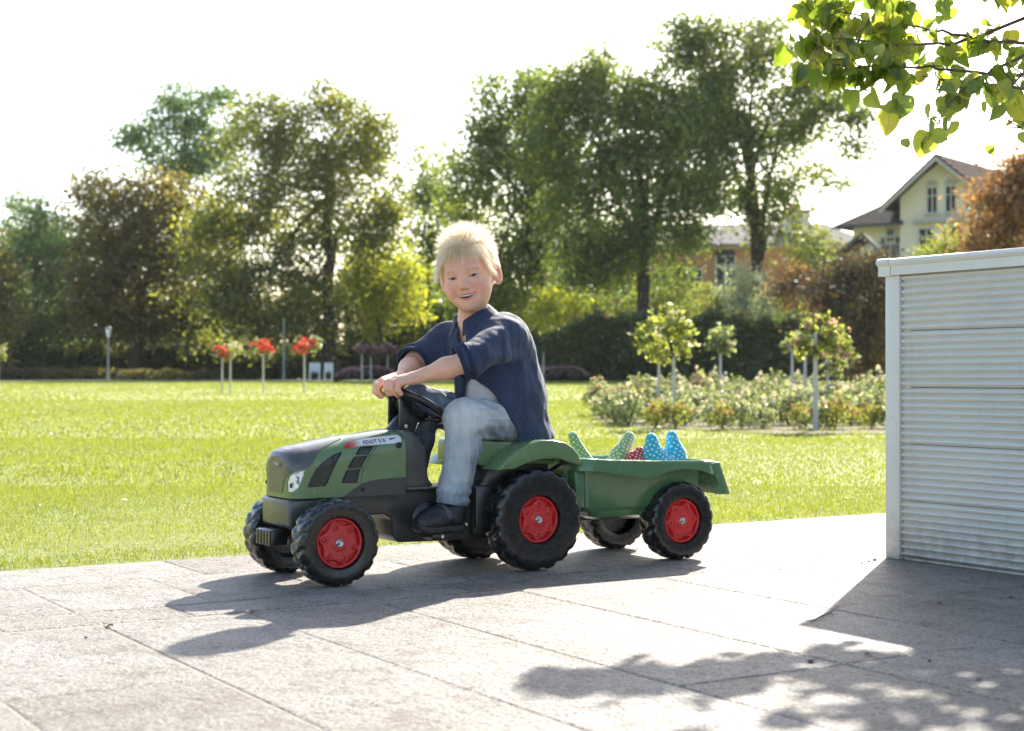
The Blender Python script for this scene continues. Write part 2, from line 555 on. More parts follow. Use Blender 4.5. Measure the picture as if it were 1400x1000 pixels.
# pale fallen petals and clover heads in the turf
def specks():
    V = []; F = []
    for i in range(260):
        y = math.sqrt(random.uniform(20, 900)); x = random.uniform(-1, 1) * (y * .35 + .5)
        if y < edge_y(x) + .15: continue
        z = lawn_z(y) + random.uniform(.012, .03); s = random.uniform(.005, .012) * (1 + y * .03)
        M = Matrix.Rotation(random.uniform(0, 6), 3, 'Z') @ Matrix.Rotation(random.uniform(-.9, .9), 3, 'X')
        o = len(V)
        V += [Vector((x, y, z)) + M @ (Vector(q) * s) for q in ((-1, -.6, 0), (0, -.8, .25), (1, -.4, 0), (.8, .6, .1), (-.2, .9, .25), (-1, .4, 0))]
        F.append(tuple(range(o, o + 6)))
    props(link('fallen_leaves', py_mesh('fallen_leaves', V, F), simple('dry_petal', (.55, .50, .36), .7, .3, 3)), 'pale dry leaf flecks scattered over the lawn', 'fallen leaves', kind='stuff')
specks()

# pale gravel paths crossing the lawn far back
M_GRAVEL = simple('gravel', (.50, .46, .40), .9, .15, 4, .5, 60, .01)
def strip(name, x0, x1, y0, y1, z=.012):
    V = []; F = []; n = 24
    for i in range(n + 1):
        x = x0 + (x1 - x0) * i / n
        V += [(x, y0, lawn_z(y0) + z + .004), (x, y1, lawn_z(y1) + z + .004)]
    F = [(2 * i, 2 * i + 2, 2 * i + 3, 2 * i + 1) for i in range(n)]
    props(link(name, py_mesh(name, V, F), M_GRAVEL), kind='structure')
strip('path', 3.4, 18, 34, 38.5, .02)
strip('path', -40, 16, 79, 81.5, .03)
# ================================================================== CORRUGATED METAL SCREEN
def mat_cream(name, col, rough):
    t = NT(name)
    v = t.tc()
    c = t.ramp(t.noise(v, 5, 5), [(.3, tuple(q * .95 for q in col)), (.7, tuple(q * 1.03 for q in col))])
    sx = t.new('SeparateXYZ'); t.l(v, sx.inputs[0])
    low = t.ramp(sx.outputs[2], [(.02, 1), (.16, 0)])                       # splashed dirt near the paving
    drip = t.ramp(t.noise(t.mapping(v, (30, 30, 1.4)), 1.0, 4, .7), [(.56, 0), (.75, .5)])
    d = t.math('ADD', t.math('MULTIPLY', low, t.ramp(t.noise(v, 26, 5, .7), [(.35, .1), (.7, .75)])), t.math('MULTIPLY', drip, .35))
    t.set(Base_Color=t.mix(d, c, (.27, .235, .18)), Roughness=rough)
    t.bump(t.noise(v, 40, 3), .1, .0008)
    return t.m
M_CREAM = mat_cream('cream_paint', (.75, .73, .65), .45)
M_CREAM2 = mat_cream('cream_paint_sheet', (.73, .71, .635), .42)
def screen_wall():
    rt = props(empty('metal_screen', G(3.346, 3.323), TH), 'cream metal screen of corrugated sheets standing on the paving beside the toy trailer', 'screen wall')
    # local x = away from the tractor, y = into the distance; the visible face looks to -x
    L0, TOPZ = -2.45, .84
    pb = MB()
    pb.prism([(0, -.052), (.055, -.052), (.055, 0), (0, 0)], .0, TOPZ - .004, 'xy')
    pb.build('post', M_CREAM, rt, .004)
    MB().prism([(-.004, -.060), (.006, -.060), (.006, -.053), (-.004, -.053)], .012, TOPZ - .005, 'xy').build('edge_strip', M_CREAM, rt, .001)
    ps = (TOPZ - .010) / 5
    for k in range(5):
        z0 = .008 + k * ps; V = []; F = []; n = 8 * 10
        for i in range(n + 1):
            q = i / n; z = z0 + .0008 + q * (ps - .0016)
            w = (.5 - .5 * math.cos(2 * math.pi * q * 8)) ** .8
            x = .016 - .014 * w
            if i in (0, n): x = .0168
            for y in (L0, -.061): V.append((x, y, z))
        for i in range(n): F.append((2 * i, 2 * i + 1, 2 * i + 3, 2 * i + 2))
        nb = len(V); V += [(.036, L0, z0 + .0008), (.036, -.061, z0 + .0008), (.036, L0, z0 + ps - .0008), (.036, -.061, z0 + ps - .0008)]
        F += [(nb + 1, nb, nb + 2, nb + 3), (0, nb, nb + 1, 1), (2 * n, 2 * n + 1, nb + 3, nb + 2)]
        F += [tuple(range(0, 2 * n + 1, 2)) + (nb + 2, nb), tuple(range(2 * n + 1, 0, -2)) + (nb + 1, nb + 3)]
        me = py_mesh('corrugated_sheet', V, F, angle=50)
        link('corrugated_sheet', me, M_CREAM2, rt)
    MB().box((.045, (L0 - .061) / 2, TOPZ / 2), (.012, -L0 - .061, TOPZ - .012)).build('back_sheet', M_CREAM2, rt)
    MB().box((.032, (L0 - .061) / 2, .004), (.03, -L0 - .061, .007)).build('bottom_rail', M_CREAM, rt, .001)
    # cap rail: fascia with a rolled lip, and its end piece
    prof = [(-.010, .836), (-.010, .862), (-.017, .866), (-.021, .874), (-.017, .882), (-.008, .885), (.063, .885), (.072, .881), (.074, .872), (.066, .866), (.066, .836)]
    def cap(y0, y1, name, d=0):
        V = []; n = len(prof)
        for y in (y0, y1):
            V += [(x + (d if x > .03 else -d), y, z + (d if z > .85 else -d)) for x, z in prof]
        F = [tuple(range(n - 1, -1, -1)), tuple(range(n, 2 * n))] + [(i, (i + 1) % n, (i + 1) % n + n, i + n) for i in range(n)]
        o = link(name, py_mesh(name, V, F, angle=35), M_CREAM, rt); return o
    cap(L0, -.034, 'cap_rail')
    e = cap(-.032, .016, 'cap_end', .0015)
    for z in (.12, .42, .72):
        MB().lathe([(.0045, 0), (.004, .002), (0, .0025)], 10, Matrix.Translation((-.0005, -.026, z)) @ Matrix.Rotation(R(-90), 4, 'Y')).build('screw', M_CREAM, rt)
screen_wall()
# ================================================================== BUILDINGS FAR BACK
M_CREAMWALL = simple('cream_render', (.86, .78, .63), .9, .06, .4)
M_ORANGE = simple('orange_render', (.47, .25, .12), .9, .08, .3)
M_STONE = simple('pale_stone', (.50, .48, .45), .85, .08, .5)
M_WINFRAME = simple('window_frame_paint', (.70, .70, .68), .5, .04)
M_GLASS = simple('window_glass', (.03, .035, .04), .08, .2, .3)
def mat_tiles(name, c1, c2):
    t = NT(name)
    v = t.tc()
    w = t.new('TexBrick'); w.inputs['Scale'].default_value = 1.0; w.inputs['Brick Width'].default_value = .28; w.inputs['Row Height'].default_value = .30
    w.inputs['Mortar Size'].default_value = .02; w.inputs['Color1'].default_value = (*c1, 1); w.inputs['Color2'].default_value = (*c2, 1); w.inputs['Mortar'].default_value = (c1[0] * .4, c1[1] * .4, c1[2] * .4, 1)
    t.l(v, w.inputs[0])
    c = t.mix(.5, w.outputs[0], t.ramp(t.noise(v, .9, 5), [(.3, (.65, .65, .65)), (.7, (1.2, 1.15, 1.1))]), 'MULTIPLY')
    t.set(Base_Color=c, Roughness=.95)
    t.b.inputs['Specular IOR Level'].default_value = .08
    return t.m
M_TILE_GREY = mat_tiles('grey_tiles', (.045, .040, .038), (.065, .058, .055))
M_TILE_RED = mat_tiles('red_tiles', (.085, .052, .044), (.12, .075, .06))
M_SLATE = mat_tiles('slate', (.10, .12, .15), (.13, .15, .18))

def window(par, M, w, h, arch=False, cross=True):
    "window in its own plane: x along the wall, z up, outside at -y"
    m = MB(); t = .09
    m.box((-w / 2 - t / 2, -.03, h / 2), (t, .12, h + 2 * t)).box((w / 2 + t / 2, -.03, h / 2), (t, .12, h + 2 * t))
    m.box((0, -.032, h + t / 2), (w, .12, t)).box((0, -.032, -t / 2), (w, .12, t))
    if cross: m.box((0, -.02, h / 2), (.06, .06, h)).box((0, -.022, h * .68), (w, .05, .06))
    m.V = [tuple(M @ Vector(v)) for v in m.V]
    f = m.build('window', M_WINFRAME, par)
    g = MB().box((0, .02, h / 2), (w, .03, h)); g.V = [tuple(M @ Vector(v)) for v in g.V]; g.build('pane', M_GLASS, f)
    s = MB().box((0, -.07, -t - .05), (w + .4, .22, .10)); s.V = [tuple(M @ Vector(v)) for v in s.V]; s.build('sill', M_STONE, f)
    return f

def roof_slab(par, name, quad, th, mat, tiles=None):
    "a sloping slab from four corner points, thickness downwards"
    q = [Vector(p) for p in quad]; n = (q[1] - q[0]).cross(q[3] - q[0]).normalized()
    if n.z < 0: n = -n
    V = q + [p - n * th for p in q]
    F = [(0, 1, 2, 3), (7, 6, 5, 4)] + [(i, i + 4, (i + 1) % 4 + 4, (i + 1) % 4) for i in range(4)]
    return MB().add(V, F).build(name, mat, par)

def villa():
    D = 96.0
    p0 = at_depth(1288, 345, D); k = D / 2113
    yaw = R(-38)
    v = props(empty('villa', (p0.x, p0.y, 0), yaw), 'cream villa with grey tiled gable roof and twin arched windows beyond the red shrubs', 'house')
    # local: gable wall in the plane y=0 facing -y, ridge running to +y
    zr = CAM_H + (511.7 - 212) * k; ze = CAM_H + (511.7 - 262) * k
    hw = 2.75; L = 9.0
    # gable wall: lower storeys and the triangle
    MB().prism([(-hw, 0), (hw, 0), (hw, ze), (0, zr - .35), (-hw, ze)], 0, .35).build('gable_wall', M_CREAMWALL, v)
    MB().box((hw - .17, L / 2 + .35, ze / 2), (.34, L, ze)).build('wall', M_CREAMWALL, v)
    MB().box((-hw + .17, L / 2 + .35, ze / 2), (.34, L, ze)).build('wall', M_CREAMWALL, v)
    ov = 1.0; sl = (zr - ze) / hw
    for s in (-1, 1):
        e = hw + 1.0
        rf = roof_slab(v, 'roof', [(0, -ov, zr), (s * e, -ov, zr - sl * e), (s * e, L, zr - sl * e), (0, L, zr)], .16, M_TILE_GREY if s < 0 else M_TILE_RED)
        vb = MB().prism([(0, zr - .18), (s * e, zr - .18 - sl * e), (s * e, zr - .42 - sl * e), (0, zr - .46)], -ov - .04, -ov + .08)
        vb.build('bargeboard', M_STONE, rf)
        # rows of tile ridges
        for i in range(10):
            f = (i + .5) / 10
            MB().box((s * e * f, (L - ov) / 2, zr - sl * e * f + .03), (.05, L + ov - .05, .05)).build('tile_course', M_TILE_GREY if s < 0 else M_TILE_RED, rf)
    for x in (-.60, .60):
        z = CAM_H + (511.7 - 290) * k
        f = window(v, Matrix.Translation((x, -.02, z)), .62, 1.55)
        h = MB().prism([(-.40, 1.70)] + [(.40 * math.cos(q), 1.70 + .34 * math.sin(q)) for q in np.linspace(math.pi, 0, 9)], -.10, -.02)
        h.V = [tuple(Matrix.Translation((x, -.02, z)) @ Vector(q)) for q in h.V]; h.build('arch_hood', M_STONE, f)
    zl = CAM_H + (511.7 - 302) * k
    MB().box((0, -.22, zl), (3.4, .5, .22)).build('ledge', M_STONE, v, .02)
    for x in (-1.0, 1.0):
        window(v, Matrix.Translation((x, -.02, CAM_H + (511.7 - 345) * k)), .9, 1.5)
    # lower wing on the left with its own skirted roof
    xw0, xw1 = -hw - 3.6, -hw; zw = CAM_H + (511.7 - 298) * k; zt = CAM_H + (511.7 - 255) * k
    MB().box(((xw0 + xw1) / 2, 3.4, zw / 2), (xw1 - xw0, 5.2, zw)).build('wing_wall', M_CREAMWALL, v)
    roof_slab(v, 'wing_roof', [(xw0 - .9, -.2, zw - .1), (xw1 + .2, -.2, zw - .1), (xw1 + .2, 3.4, zt), (xw0 + 2.2, 3.4, zt)], .22, M_TILE_GREY)
    roof_slab(v, 'wing_roof', [(xw0 - .9, -.2, zw - .1), (xw0 + 2.2, 3.4, zt), (xw0 + 2.2, 3.5, zt), (xw0 - .9, 7.0, zw - .1)], .22, M_TILE_GREY)
    roof_slab(v, 'wing_roof', [(xw0 - .9, 7.0, zw - .1), (xw0 + 2.2, 3.5, zt), (xw1 + .2, 3.5, zt), (xw1 + .2, 7.0, zw - .1)], .22, M_TILE_GREY)
    MB().box(((xw0 + xw1) / 2 - .4, -.22, zw - .22), (xw1 - xw0 + 1.2, .12, .16)).build('gutter', M_SLATE, v)
    window(v, Matrix.Translation((xw1 - 1.0, .78, CAM_H + (511.7 - 352) * k)), 1.3, 1.5)
    window(v, Matrix.Translation((xw1 - 1.0, .78, CAM_H + (511.7 - 325) * k)), .5, .8, cross=False)
villa()

def orange_house():
    D = 112.0; k = D / 2113
    a = at_depth(735, 400, D); b = at_depth(1165, 400, D)
    v = props(empty('long_house', ((a.x + b.x) / 2, D, 0), R(-6)), 'long orange rendered house with pale roof glimpsed behind the trunks of the tall trees', 'house')
    W2 = (b.x - a.x) / 2 + .5; ze = CAM_H + (511.7 - 334) * k; zr = CAM_H + (511.7 - 300) * k
    def X(px): return (px - 700) * k - (a.x + b.x) / 2
    MB().box((0, 4.2, ze / 2), (2 * W2, 8.0, ze)).build('wall', M_ORANGE, v)
    MB().box((0, .17, 1.6 + CAM_H), (2 * W2 + .1, .16, 3.2)).build('plinth', M_STONE, v)
    MB().box((0, .12, ze - .25), (2 * W2 + .2, .34, .28)).build('cornice', M_STONE, v)
    M_PALE = mat_tiles('pale_roof_tiles', (.26, .25, .24), (.32, .30, .28))
    roof_slab(v, 'roof', [(-W2 - .6, -.5, ze - .02), (W2 + .6, -.5, ze - .02), (W2 - 2.2, 4.2, zr), (-W2 + 2.2, 4.2, zr)], .2, M_PALE)
    roof_slab(v, 'roof', [(-W2 - .6, 8.9, ze - .02), (W2 + .6, 8.9, ze - .02), (W2 - 2.2, 4.25, zr), (-W2 + 2.2, 4.25, zr)], .2, M_PALE)
    roof_slab(v, 'roof', [(W2 + .6, -.5, ze - .02), (W2 + .6, 8.9, ze - .02), (W2 - 2.2, 4.25, zr), (W2 - 2.2, 4.2, zr)], .2, M_PALE)
    for px in (770, 808, 850, 905, 950):
        window(v, Matrix.Translation((X(px), .18, CAM_H + (511.7 - 402) * k)), .95, 1.75)
    for px in (992, 1120):
        f = window(v, Matrix.Translation((X(px), .18, CAM_H + (511.7 - 392) * k)), 1.3, 2.2)
        MB().prism([(X(px) - .75, CAM_H + (511.7 - 392) * k + 2.2)] + [(X(px) + .75 * math.cos(q), CAM_H + (511.7 - 392) * k + 2.25 + .5 * math.sin(q)) for q in np.linspace(math.pi, 0, 9)], .06, .2).build('arch', M_GLASS, f)
    # white dormer and a chimney
    MB().box((X(1088), 1.6, CAM_H + (511.7 - 306) * k), (1.9, 2.2, 2.0)).build('dormer', M_WINFRAME, v)
    window(v, Matrix.Translation((X(1088), .47, CAM_H + (511.7 - 316) * k)), .7, 1.1)
    roof_slab(v, 'dormer_roof', [(X(1088) - 1.3, .2, CAM_H + (511.7 - 288) * k), (X(1088) + 1.3, .2, CAM_H + (511.7 - 288) * k), (X(1088) + 1.3, 3.0, CAM_H + (511.7 - 282) * k), (X(1088) - 1.3, 3.0, CAM_H + (511.7 - 282) * k)], .15, M_SLATE)
    MB().box((X(1090), 4.4, zr + .6), (.8, .8, 1.8)).build('chimney', M_ORANGE, v)
    MB().box((X(1040), .05, ze / 2), (.14, .14, ze)).build('downpipe', M_STONE, v)
orange_house()
def outhouse():
    D = 92.0; k = D / 2113
    p = at_depth(1172, 345, D)
    v = props(empty('outbuilding', (p.x, p.y, 0), R(-20)), 'small outbuilding with steep blue grey roof just left of the cream villa', 'shed')
    ze = CAM_H + (511.7 - 352) * k; zr = CAM_H + (511.7 - 318) * k
    MB().box((0, 2, ze / 2), (2.4, 3.6, ze)).build('wall', M_CREAMWALL, v)
    roof_slab(v, 'roof', [(-1.9, -.2, ze - .2), (-1.9, 4.2, ze - .2), (.3, 4.2, zr), (.3, -.2, zr)], .15, M_SLATE)
    roof_slab(v, 'roof', [(1.9, -.2, ze - .2), (1.9, 4.2, ze - .2), (.3, 4.2, zr), (.3, -.2, zr)], .15, M_SLATE)
outhouse()

# ================================================================== TREES, SHRUBS, HEDGE
LEAF = {
    'green': leaf_mat('leaf_green', [(0, (.042, .070, .017)), (.5, (.118, .165, .034)), (1, (.25, .28, .06))], .53),
    'olive': leaf_mat('leaf_olive', [(0, (.050, .062, .014)), (.5, (.135, .150, .030)), (1, (.28, .26, .05))], .52),
    'brown': leaf_mat('leaf_brown', [(0, (.055, .046, .016)), (.5, (.125, .108, .032)), (1, (.23, .18, .05))], .46),
    'blue': leaf_mat('leaf_bluegreen', [(0, (.05, .085, .045)), (.5, (.10, .165, .075)), (1, (.19, .26, .11))], .50),
    'yellow': leaf_mat('leaf_yellow', [(0, (.14, .16, .016)), (.5, (.27, .29, .03)), (1, (.42, .40, .06))], .55),
    'maple': leaf_mat('leaf_maple', [(0, (.11, .055, .028)), (.5, (.22, .115, .055)), (1, (.34, .20, .10))], .44),
    'plum': leaf_mat('leaf_plum', [(0, (.030, .026, .016)), (.5, (.078, .050, .030)), (1, (.12, .11, .034))], .38),
    'silver': leaf_mat('leaf_silver', [(0, (.16, .20, .14)), (.5, (.32, .36, .28)), (1, (.52, .55, .45))], .35),
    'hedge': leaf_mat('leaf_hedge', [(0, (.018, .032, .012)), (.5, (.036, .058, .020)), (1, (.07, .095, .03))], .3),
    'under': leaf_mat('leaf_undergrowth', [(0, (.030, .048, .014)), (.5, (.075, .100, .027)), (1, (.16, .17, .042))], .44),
    'rose': leaf_mat('leaf_rose', [(0, (.06, .085, .035)), (.5, (.15, .185, .085)), (1, (.28, .31, .17))], .42),
    'light': leaf_mat('leaf_light', [(0, (.09, .11, .022)), (.5, (.18, .205, .05)), (1, (.30, .31, .09))], .5),
}
M_BARK = simple('bark', (.045, .036, .028), .95, .4, 6, .8, 14, .05)
M_BARK2 = simple('bark_pale', (.09, .075, .06), .95, .4, 6, .6, 14, .04)
M_STAKE = simple('whitewashed_stem', (.48, .48, .44), .8, .12, 8)

def leaf_quads(C, size, up=.25):
    "bent diamond leaves at the centres C"
    n = len(C)
    nrm = rng.normal(size=(n, 3)); nrm[:, 2] += up; nrm /= np.linalg.norm(nrm, axis=1)[:, None]
    t = np.cross(nrm, rng.normal(size=(n, 3))); t /= np.linalg.norm(t, axis=1)[:, None]
    b = np.cross(nrm, t)
    s = size * rng.uniform(.6, 1.35, n)[:, None] if np.isscalar(size) else (size * rng.uniform(.6, 1.35, n))[:, None]
    V = np.stack([C - t * s * .55, C + b * s * .38 + nrm * s * .10, C + t * s * .55, C - b * s * .38 + nrm * s * .10], 1)
    return V.reshape(-1, 3), np.arange(n * 4).reshape(-1, 4)

def lobe_points(lobes, n, shell=.55):
    "leaf centres spread through ellipsoid lobes, thicker towards the outside, gathered on twigs with gaps"
    vol = np.array([l[3] * l[4] * l[5] for l in lobes]) ** .80
    cnt = np.maximum(6, (n * vol / vol.sum())).astype(int)
    out = []
    for (cx, cy, cz, rx, ry, rz), k in zip(lobes, cnt):
        d = rng.normal(size=(k, 3)); d /= np.linalg.norm(d, axis=1)[:, None]
        r = rng.uniform(0, 1, k) ** (1 / 3.0) * (1 - shell) + shell * rng.uniform(.55, 1.0, k)
        wob = 1 + .28 * vnoise(d * 1.0 + np.array([cx, cy, cz]), 2.6, 1)
        p = np.array([cx, cy, cz]) + d * (r * wob)[:, None] * np.array([rx, ry, rz])
        out.append(p)
    return np.concatenate(out)

def crown(name, lobes, n, size, kind, parent, gap=.12, gscale=.9, per=30):
    """leaves in twig clusters: cluster centres fill the lobes unevenly, each a loose flattened spray"""
    # gap sets how much of the crown is left empty
    keep = .86 - .95 * gap
    nc = max(14, int(n * .70 / per))
    C = lobe_points(lobes, int(nc / keep * 1.08), .5)
    m = rng.random(len(C)) < .24                       # stray sprays that stick out of the outline
    L_ = np.array(lobes)[:, :3]; j = np.argmin(((C[:, None] - L_[None]) ** 2).sum(2), 1)
    C[m] = L_[j[m]] + (C[m] - L_[j[m]]) * rng.uniform(1.12, 1.5, m.sum())[:, None]
    g = .5 * vnoise(C, gscale * .45, 2) + vnoise(C, gscale * 1.1, 5) + .6 * rng.random(len(C))
    C = C[g > np.quantile(g, 1 - keep)]
    C = C[rng.permutation(len(C))]
    rad = np.clip(size * rng.lognormal(1.08, .42, len(C)), size * 1.2, size * 6.5)
    cnt = np.maximum(5, (per * (rad / rad.mean()) ** 2 * rng.uniform(.5, 1.3, len(C)))).astype(int)
    idx = np.repeat(np.arange(len(C)), cnt)
    d = rng.normal(size=(len(idx), 3)) * np.array([1, 1, .62]) * .62
    # sprays droop a little away from the centre
    P = C[idx] + d * rad[idx][:, None]
    P[:, 2] -= .18 * np.linalg.norm(d[:, :2], axis=1) * rad[idx]
    V, F = leaf_quads(P, size)
    ct = rng.normal(0, .13, len(C))
    tint = np.clip(.48 + .22 * vnoise(P, gscale * .4, 11) + ct[idx] + rng.normal(0, .14, len(P)), 0, 1)
    return link(name, fast_mesh(name, V, F, tint=tint), LEAF[kind], parent)

def limb_set(parent, base, top, r, tips, mat=M_BARK, name='trunk', wob=.25):
    m = MB()
    def path(a, b, n=6, w=wob):
        a = Vector(a); b = Vector(b); out = []
        for i in range(n + 1):
            t = i / n; q = a.lerp(b, t); s = math.sin(t * math.pi) * w
            out.append(q + Vector((random.uniform(-s, s), random.uniform(-s, s), random.uniform(-s, s) * .4)))
        return out
    pts = path(base, top, 7)
    rr = [r * (1.35 if i == 0 else 1.1 if i == 1 else 1 - .5 * i / 7) for i in range(8)]
    m.tube(pts, rr, 9)
    for tp in tips:
        i = random.randint(3, 7); st = pts[i]
        mid = st.lerp(Vector(tp), .5) + Vector((0, 0, .12 * (Vector(tp) - st).length))
        pp = [st, st.lerp(mid, .5) + Vector((random.uniform(-.1, .1), 0, .05)), mid, mid.lerp(Vector(tp), .5), Vector(tp)]
        r0 = rr[i] * .62
        m.tube(pp, [r0, r0 * .75, r0 * .5, r0 * .32, r0 * .12], 6)
        for _ in range(2):
            e = mid + Vector((random.gauss(0, 1), random.gauss(0, 1), random.uniform(.2, 1.2))) * (Vector(tp) - st).length * .25
            m.tube([mid, mid.lerp(e, .5) + Vector((0, 0, .1)), e], [r0 * .4, r0 * .25, r0 * .08], 5)
    return m.build(name, mat, parent)

def tree(label, D, trunk_px, crown_px, n, size, kind, gap=.12, tr=.28, name='deciduous_tree', top_px=None, ry=.75, gscale=.9, extra=None, group='tall trees behind the lawn', cat='tree', bark=None):
    "crown_px: (x, y, rx, ry) lobes as they appear in the photo at distance D"
    k = D / 2113
    bx, by = trunk_px
    base = at_depth(bx, by, D); base.z = lawn_z(D) - .05
    t = props(empty(name, base), label, cat, group)
    lobes = []
    for i, (x, y, rx, ryy) in enumerate(crown_px):
        c = at_depth(x, y, D) - base
        lobes.append((c.x, random.uniform(-.35, .35) * rx * k, c.z, rx * k, max(rx, ryy) * k * ry, ryy * k))
    top = at_depth(*(top_px or (np.mean([c[0] for c in crown_px]), np.mean([c[1] for c in crown_px]))), D) - base
    big = sorted(lobes, key=lambda l: -l[3])[:10]
    limb_set(t, (0, 0, 0), top, tr, [(l[0], l[1], l[2] + .2 * l[5]) for l in big], bark or M_BARK, wob=.04 * top.z)
    crown('crown', lobes, n, size, kind, t, gap, gscale)
    if extra:
        for (kind2, lob2, n2, s2) in extra:
            l2 = []
            for (x, y, rx, ryy) in lob2:
                c = at_depth(x, y, D) - base; l2.append((c.x, random.uniform(-.2, .2) * rx * k, c.z, rx * k, rx * k * .7, ryy * k))
            crown('crown', l2, n2, s2, kind2, t, gap, gscale)
    return t

# left to right
tree('blue green broad tree at the far left end of the tree row', 100, (35, 505), [(40, 290, 34, 28), (18, 330, 30, 30), (75, 320, 38, 38), (40, 370, 50, 45), (90, 380, 45, 50), (20, 430, 40, 45), (75, 450, 45, 45)], 20000, 0.224, 'blue', .12, .3)
tree('dark brownish tree cut by the left edge of the picture', 86, (-12, 505), [(-10, 380, 32, 36), (-8, 440, 34, 50), (-25, 340, 30, 40)], 8750, 0.224, 'brown', .10, .25)
tree('slim tree with pale airy blue green crown rising above the brown ones', 108, (243, 505), [(248, 130, 24, 22), (290, 135, 30, 20), (215, 165, 26, 18), (190, 182, 24, 13), (255, 170, 34, 28), (318, 128, 20, 18), (235, 205, 26, 16), (272, 212, 28, 18), (300, 180, 22, 22), (200, 205, 18, 10), (225, 228, 22, 12), (262, 232, 30, 14), (300, 215, 26, 16), (330, 165, 18, 20), (178, 190, 16, 10), (305, 150, 22, 16)], 11875, 0.258, 'blue', .34, .24, top_px=(252, 165), gscale=.75)
tree('brown tinged chestnut tree left of the big olive tree', 94, (185, 505), [(140, 260, 36, 24), (200, 258, 46, 22), (245, 270, 36, 26), (160, 305, 58, 42), (225, 315, 50, 44), (140, 370, 44, 48), (200, 385, 55, 50), (250, 380, 40, 50), (130, 430, 36, 40), (180, 445, 50, 36)], 33750, 0.232, 'brown', .05, .38)
tree('large olive crowned tree with forked dark trunk, left of the child', 88, (455, 505), [(365, 165, 48, 34), (425, 150, 40, 34), (480, 155, 44, 38), (520, 190, 26, 36), (345, 215, 46, 40), (410, 225, 55, 48), (480, 230, 55, 50), (525, 260, 26, 50), (330, 285, 60, 45), (290, 330, 46, 40), (390, 310, 66, 55), (465, 320, 55, 50), (520, 320, 26, 36), (300, 390, 56, 48), (370, 400, 70, 52), (435, 410, 50, 50), (330, 450, 60, 34), (400, 460, 60, 30), (445, 120, 14, 12)], 58750, 0.215, 'olive', .10, .42, top_px=(450, 220), extra=[('yellow', [(280, 300, 30, 26), (515, 300, 28, 60), (505, 220, 26, 40)], 2600, .25)])
tree('small sunlit yellow tree glowing through beside the olive tree', 92, (515, 508), [(505, 385, 34, 28), (540, 375, 30, 30), (510, 430, 24, 24), (555, 410, 24, 30), (500, 350, 22, 24)], 8750, 0.224, 'yellow', .18, .14)
tree('pale loose tree filling the gap behind the head of the child', 104, (575, 508), [(590, 220, 22, 26), (578, 265, 20, 24), (605, 280, 26, 30), (580, 330, 28, 26), (565, 380, 30, 30), (610, 350, 30, 40), (600, 420, 36, 34)], 11250, 0.241, 'green', .26, .2, gscale=.8)
tree('dark green tree with upright trunk right behind the child', 90, (738, 508), [(700, 120, 48, 30), (745, 135, 40, 36), (665, 165, 40, 36), (715, 190, 56, 46), (640, 215, 40, 42), (690, 255, 56, 46), (750, 240, 44, 56), (640, 280, 36, 44), (700, 320, 52, 46), (750, 330, 40, 50), (650, 350, 40, 46), (700, 390, 50, 40), (660, 420, 46, 40), (735, 410, 36, 40)], 45000, 0.215, 'green', .15, .36, top_px=(728, 190))
tree('broad dense green tree with thick trunk in front of the orange house', 84, (890, 508), [(820, 95, 34, 28), (790, 120, 40, 36), (780, 150, 48, 42), (750, 200, 40, 50), (840, 140, 50, 44), (890, 160, 44, 50), (800, 220, 62, 50), (870, 235, 60, 52), (930, 220, 44, 60), (780, 295, 52, 44), (840, 310, 62, 44), (900, 320, 54, 40), (800, 350, 44, 26), (870, 362, 46, 24), (940, 300, 40, 40), (960, 250, 40, 50), (930, 160, 40, 44), (800, 385, 30, 16), (925, 378, 30, 16), (820, 62, 16, 14)], 66000, 0.206, 'green', .10, .44, top_px=(872, 230), extra=[('olive', [(800, 120, 46, 34), (880, 130, 40, 34)], 2500, .24)])
tree('tall tree with thin open crown and leaning ivy clad trunk', 86, (1050, 508), [(925, 55, 36, 32), (975, 45, 44, 28), (1030, 55, 50, 34), (1085, 85, 46, 36), (1120, 130, 40, 34), (1150, 160, 34, 30), (1165, 195, 30, 20), (1130, 180, 30, 22), (1100, 150, 40, 40), (1150, 222, 36, 16), (950, 110, 54, 44), (1015, 120, 56, 46), (1075, 160, 44, 40), (1120, 225, 44, 20), (960, 180, 50, 46), (1020, 200, 54, 48), (1150, 248, 26, 10), (985, 140, 50, 50), (985, 260, 48, 36), (1045, 268, 44, 34), (1095, 270, 40, 14), (930, 30, 16, 12), (1060, 40, 20, 14), (1180, 160, 16, 24)], 41687, 0.215, 'green', .19, .36, top_px=(1020, 190), gscale=.8, extra=[('olive', [(1000, 60, 60, 30), (1060, 310, 46, 26), (1120, 325, 24, 14)], 3200, .25)])
tree('russet japanese maple reaching over the cream screen at the right edge', 46, (1385, 500), [(1362, 255, 26, 24), (1392, 228, 26, 20), (1348, 285, 22, 24), (1385, 285, 34, 34), (1358, 325, 34, 26), (1405, 320, 36, 40), (1420, 250, 36, 40), (1340, 262, 12, 10)], 14000, .12, 'maple', .24, .14, ry=.9, gscale=1.6, group=None, bark=M_BARK2)
tree('light green shrub in front of the cream villa wall', 60, (1290, 500), [(1300, 325, 22, 22), (1280, 345, 26, 22), (1310, 350, 28, 24), (1390, 335, 20, 18), (1290, 400, 40, 50)], 4500, .14, 'light', .18, .06, name='shrub', cat='shrub', group=None, gscale=1.6)
tree('dark plum red shrub left of the screen top', 62, (1190, 508), [(1190, 360, 36, 26), (1220, 375, 34, 32), (1150, 385, 36, 34), (1185, 410, 50, 40), (1120, 400, 26, 26), (1220, 440, 44, 50), (1150, 450, 50, 44), (1190, 480, 60, 30)], 17000, .15, 'plum', .06, .08, name='shrub', cat='shrub', group=None, gscale=1.4)
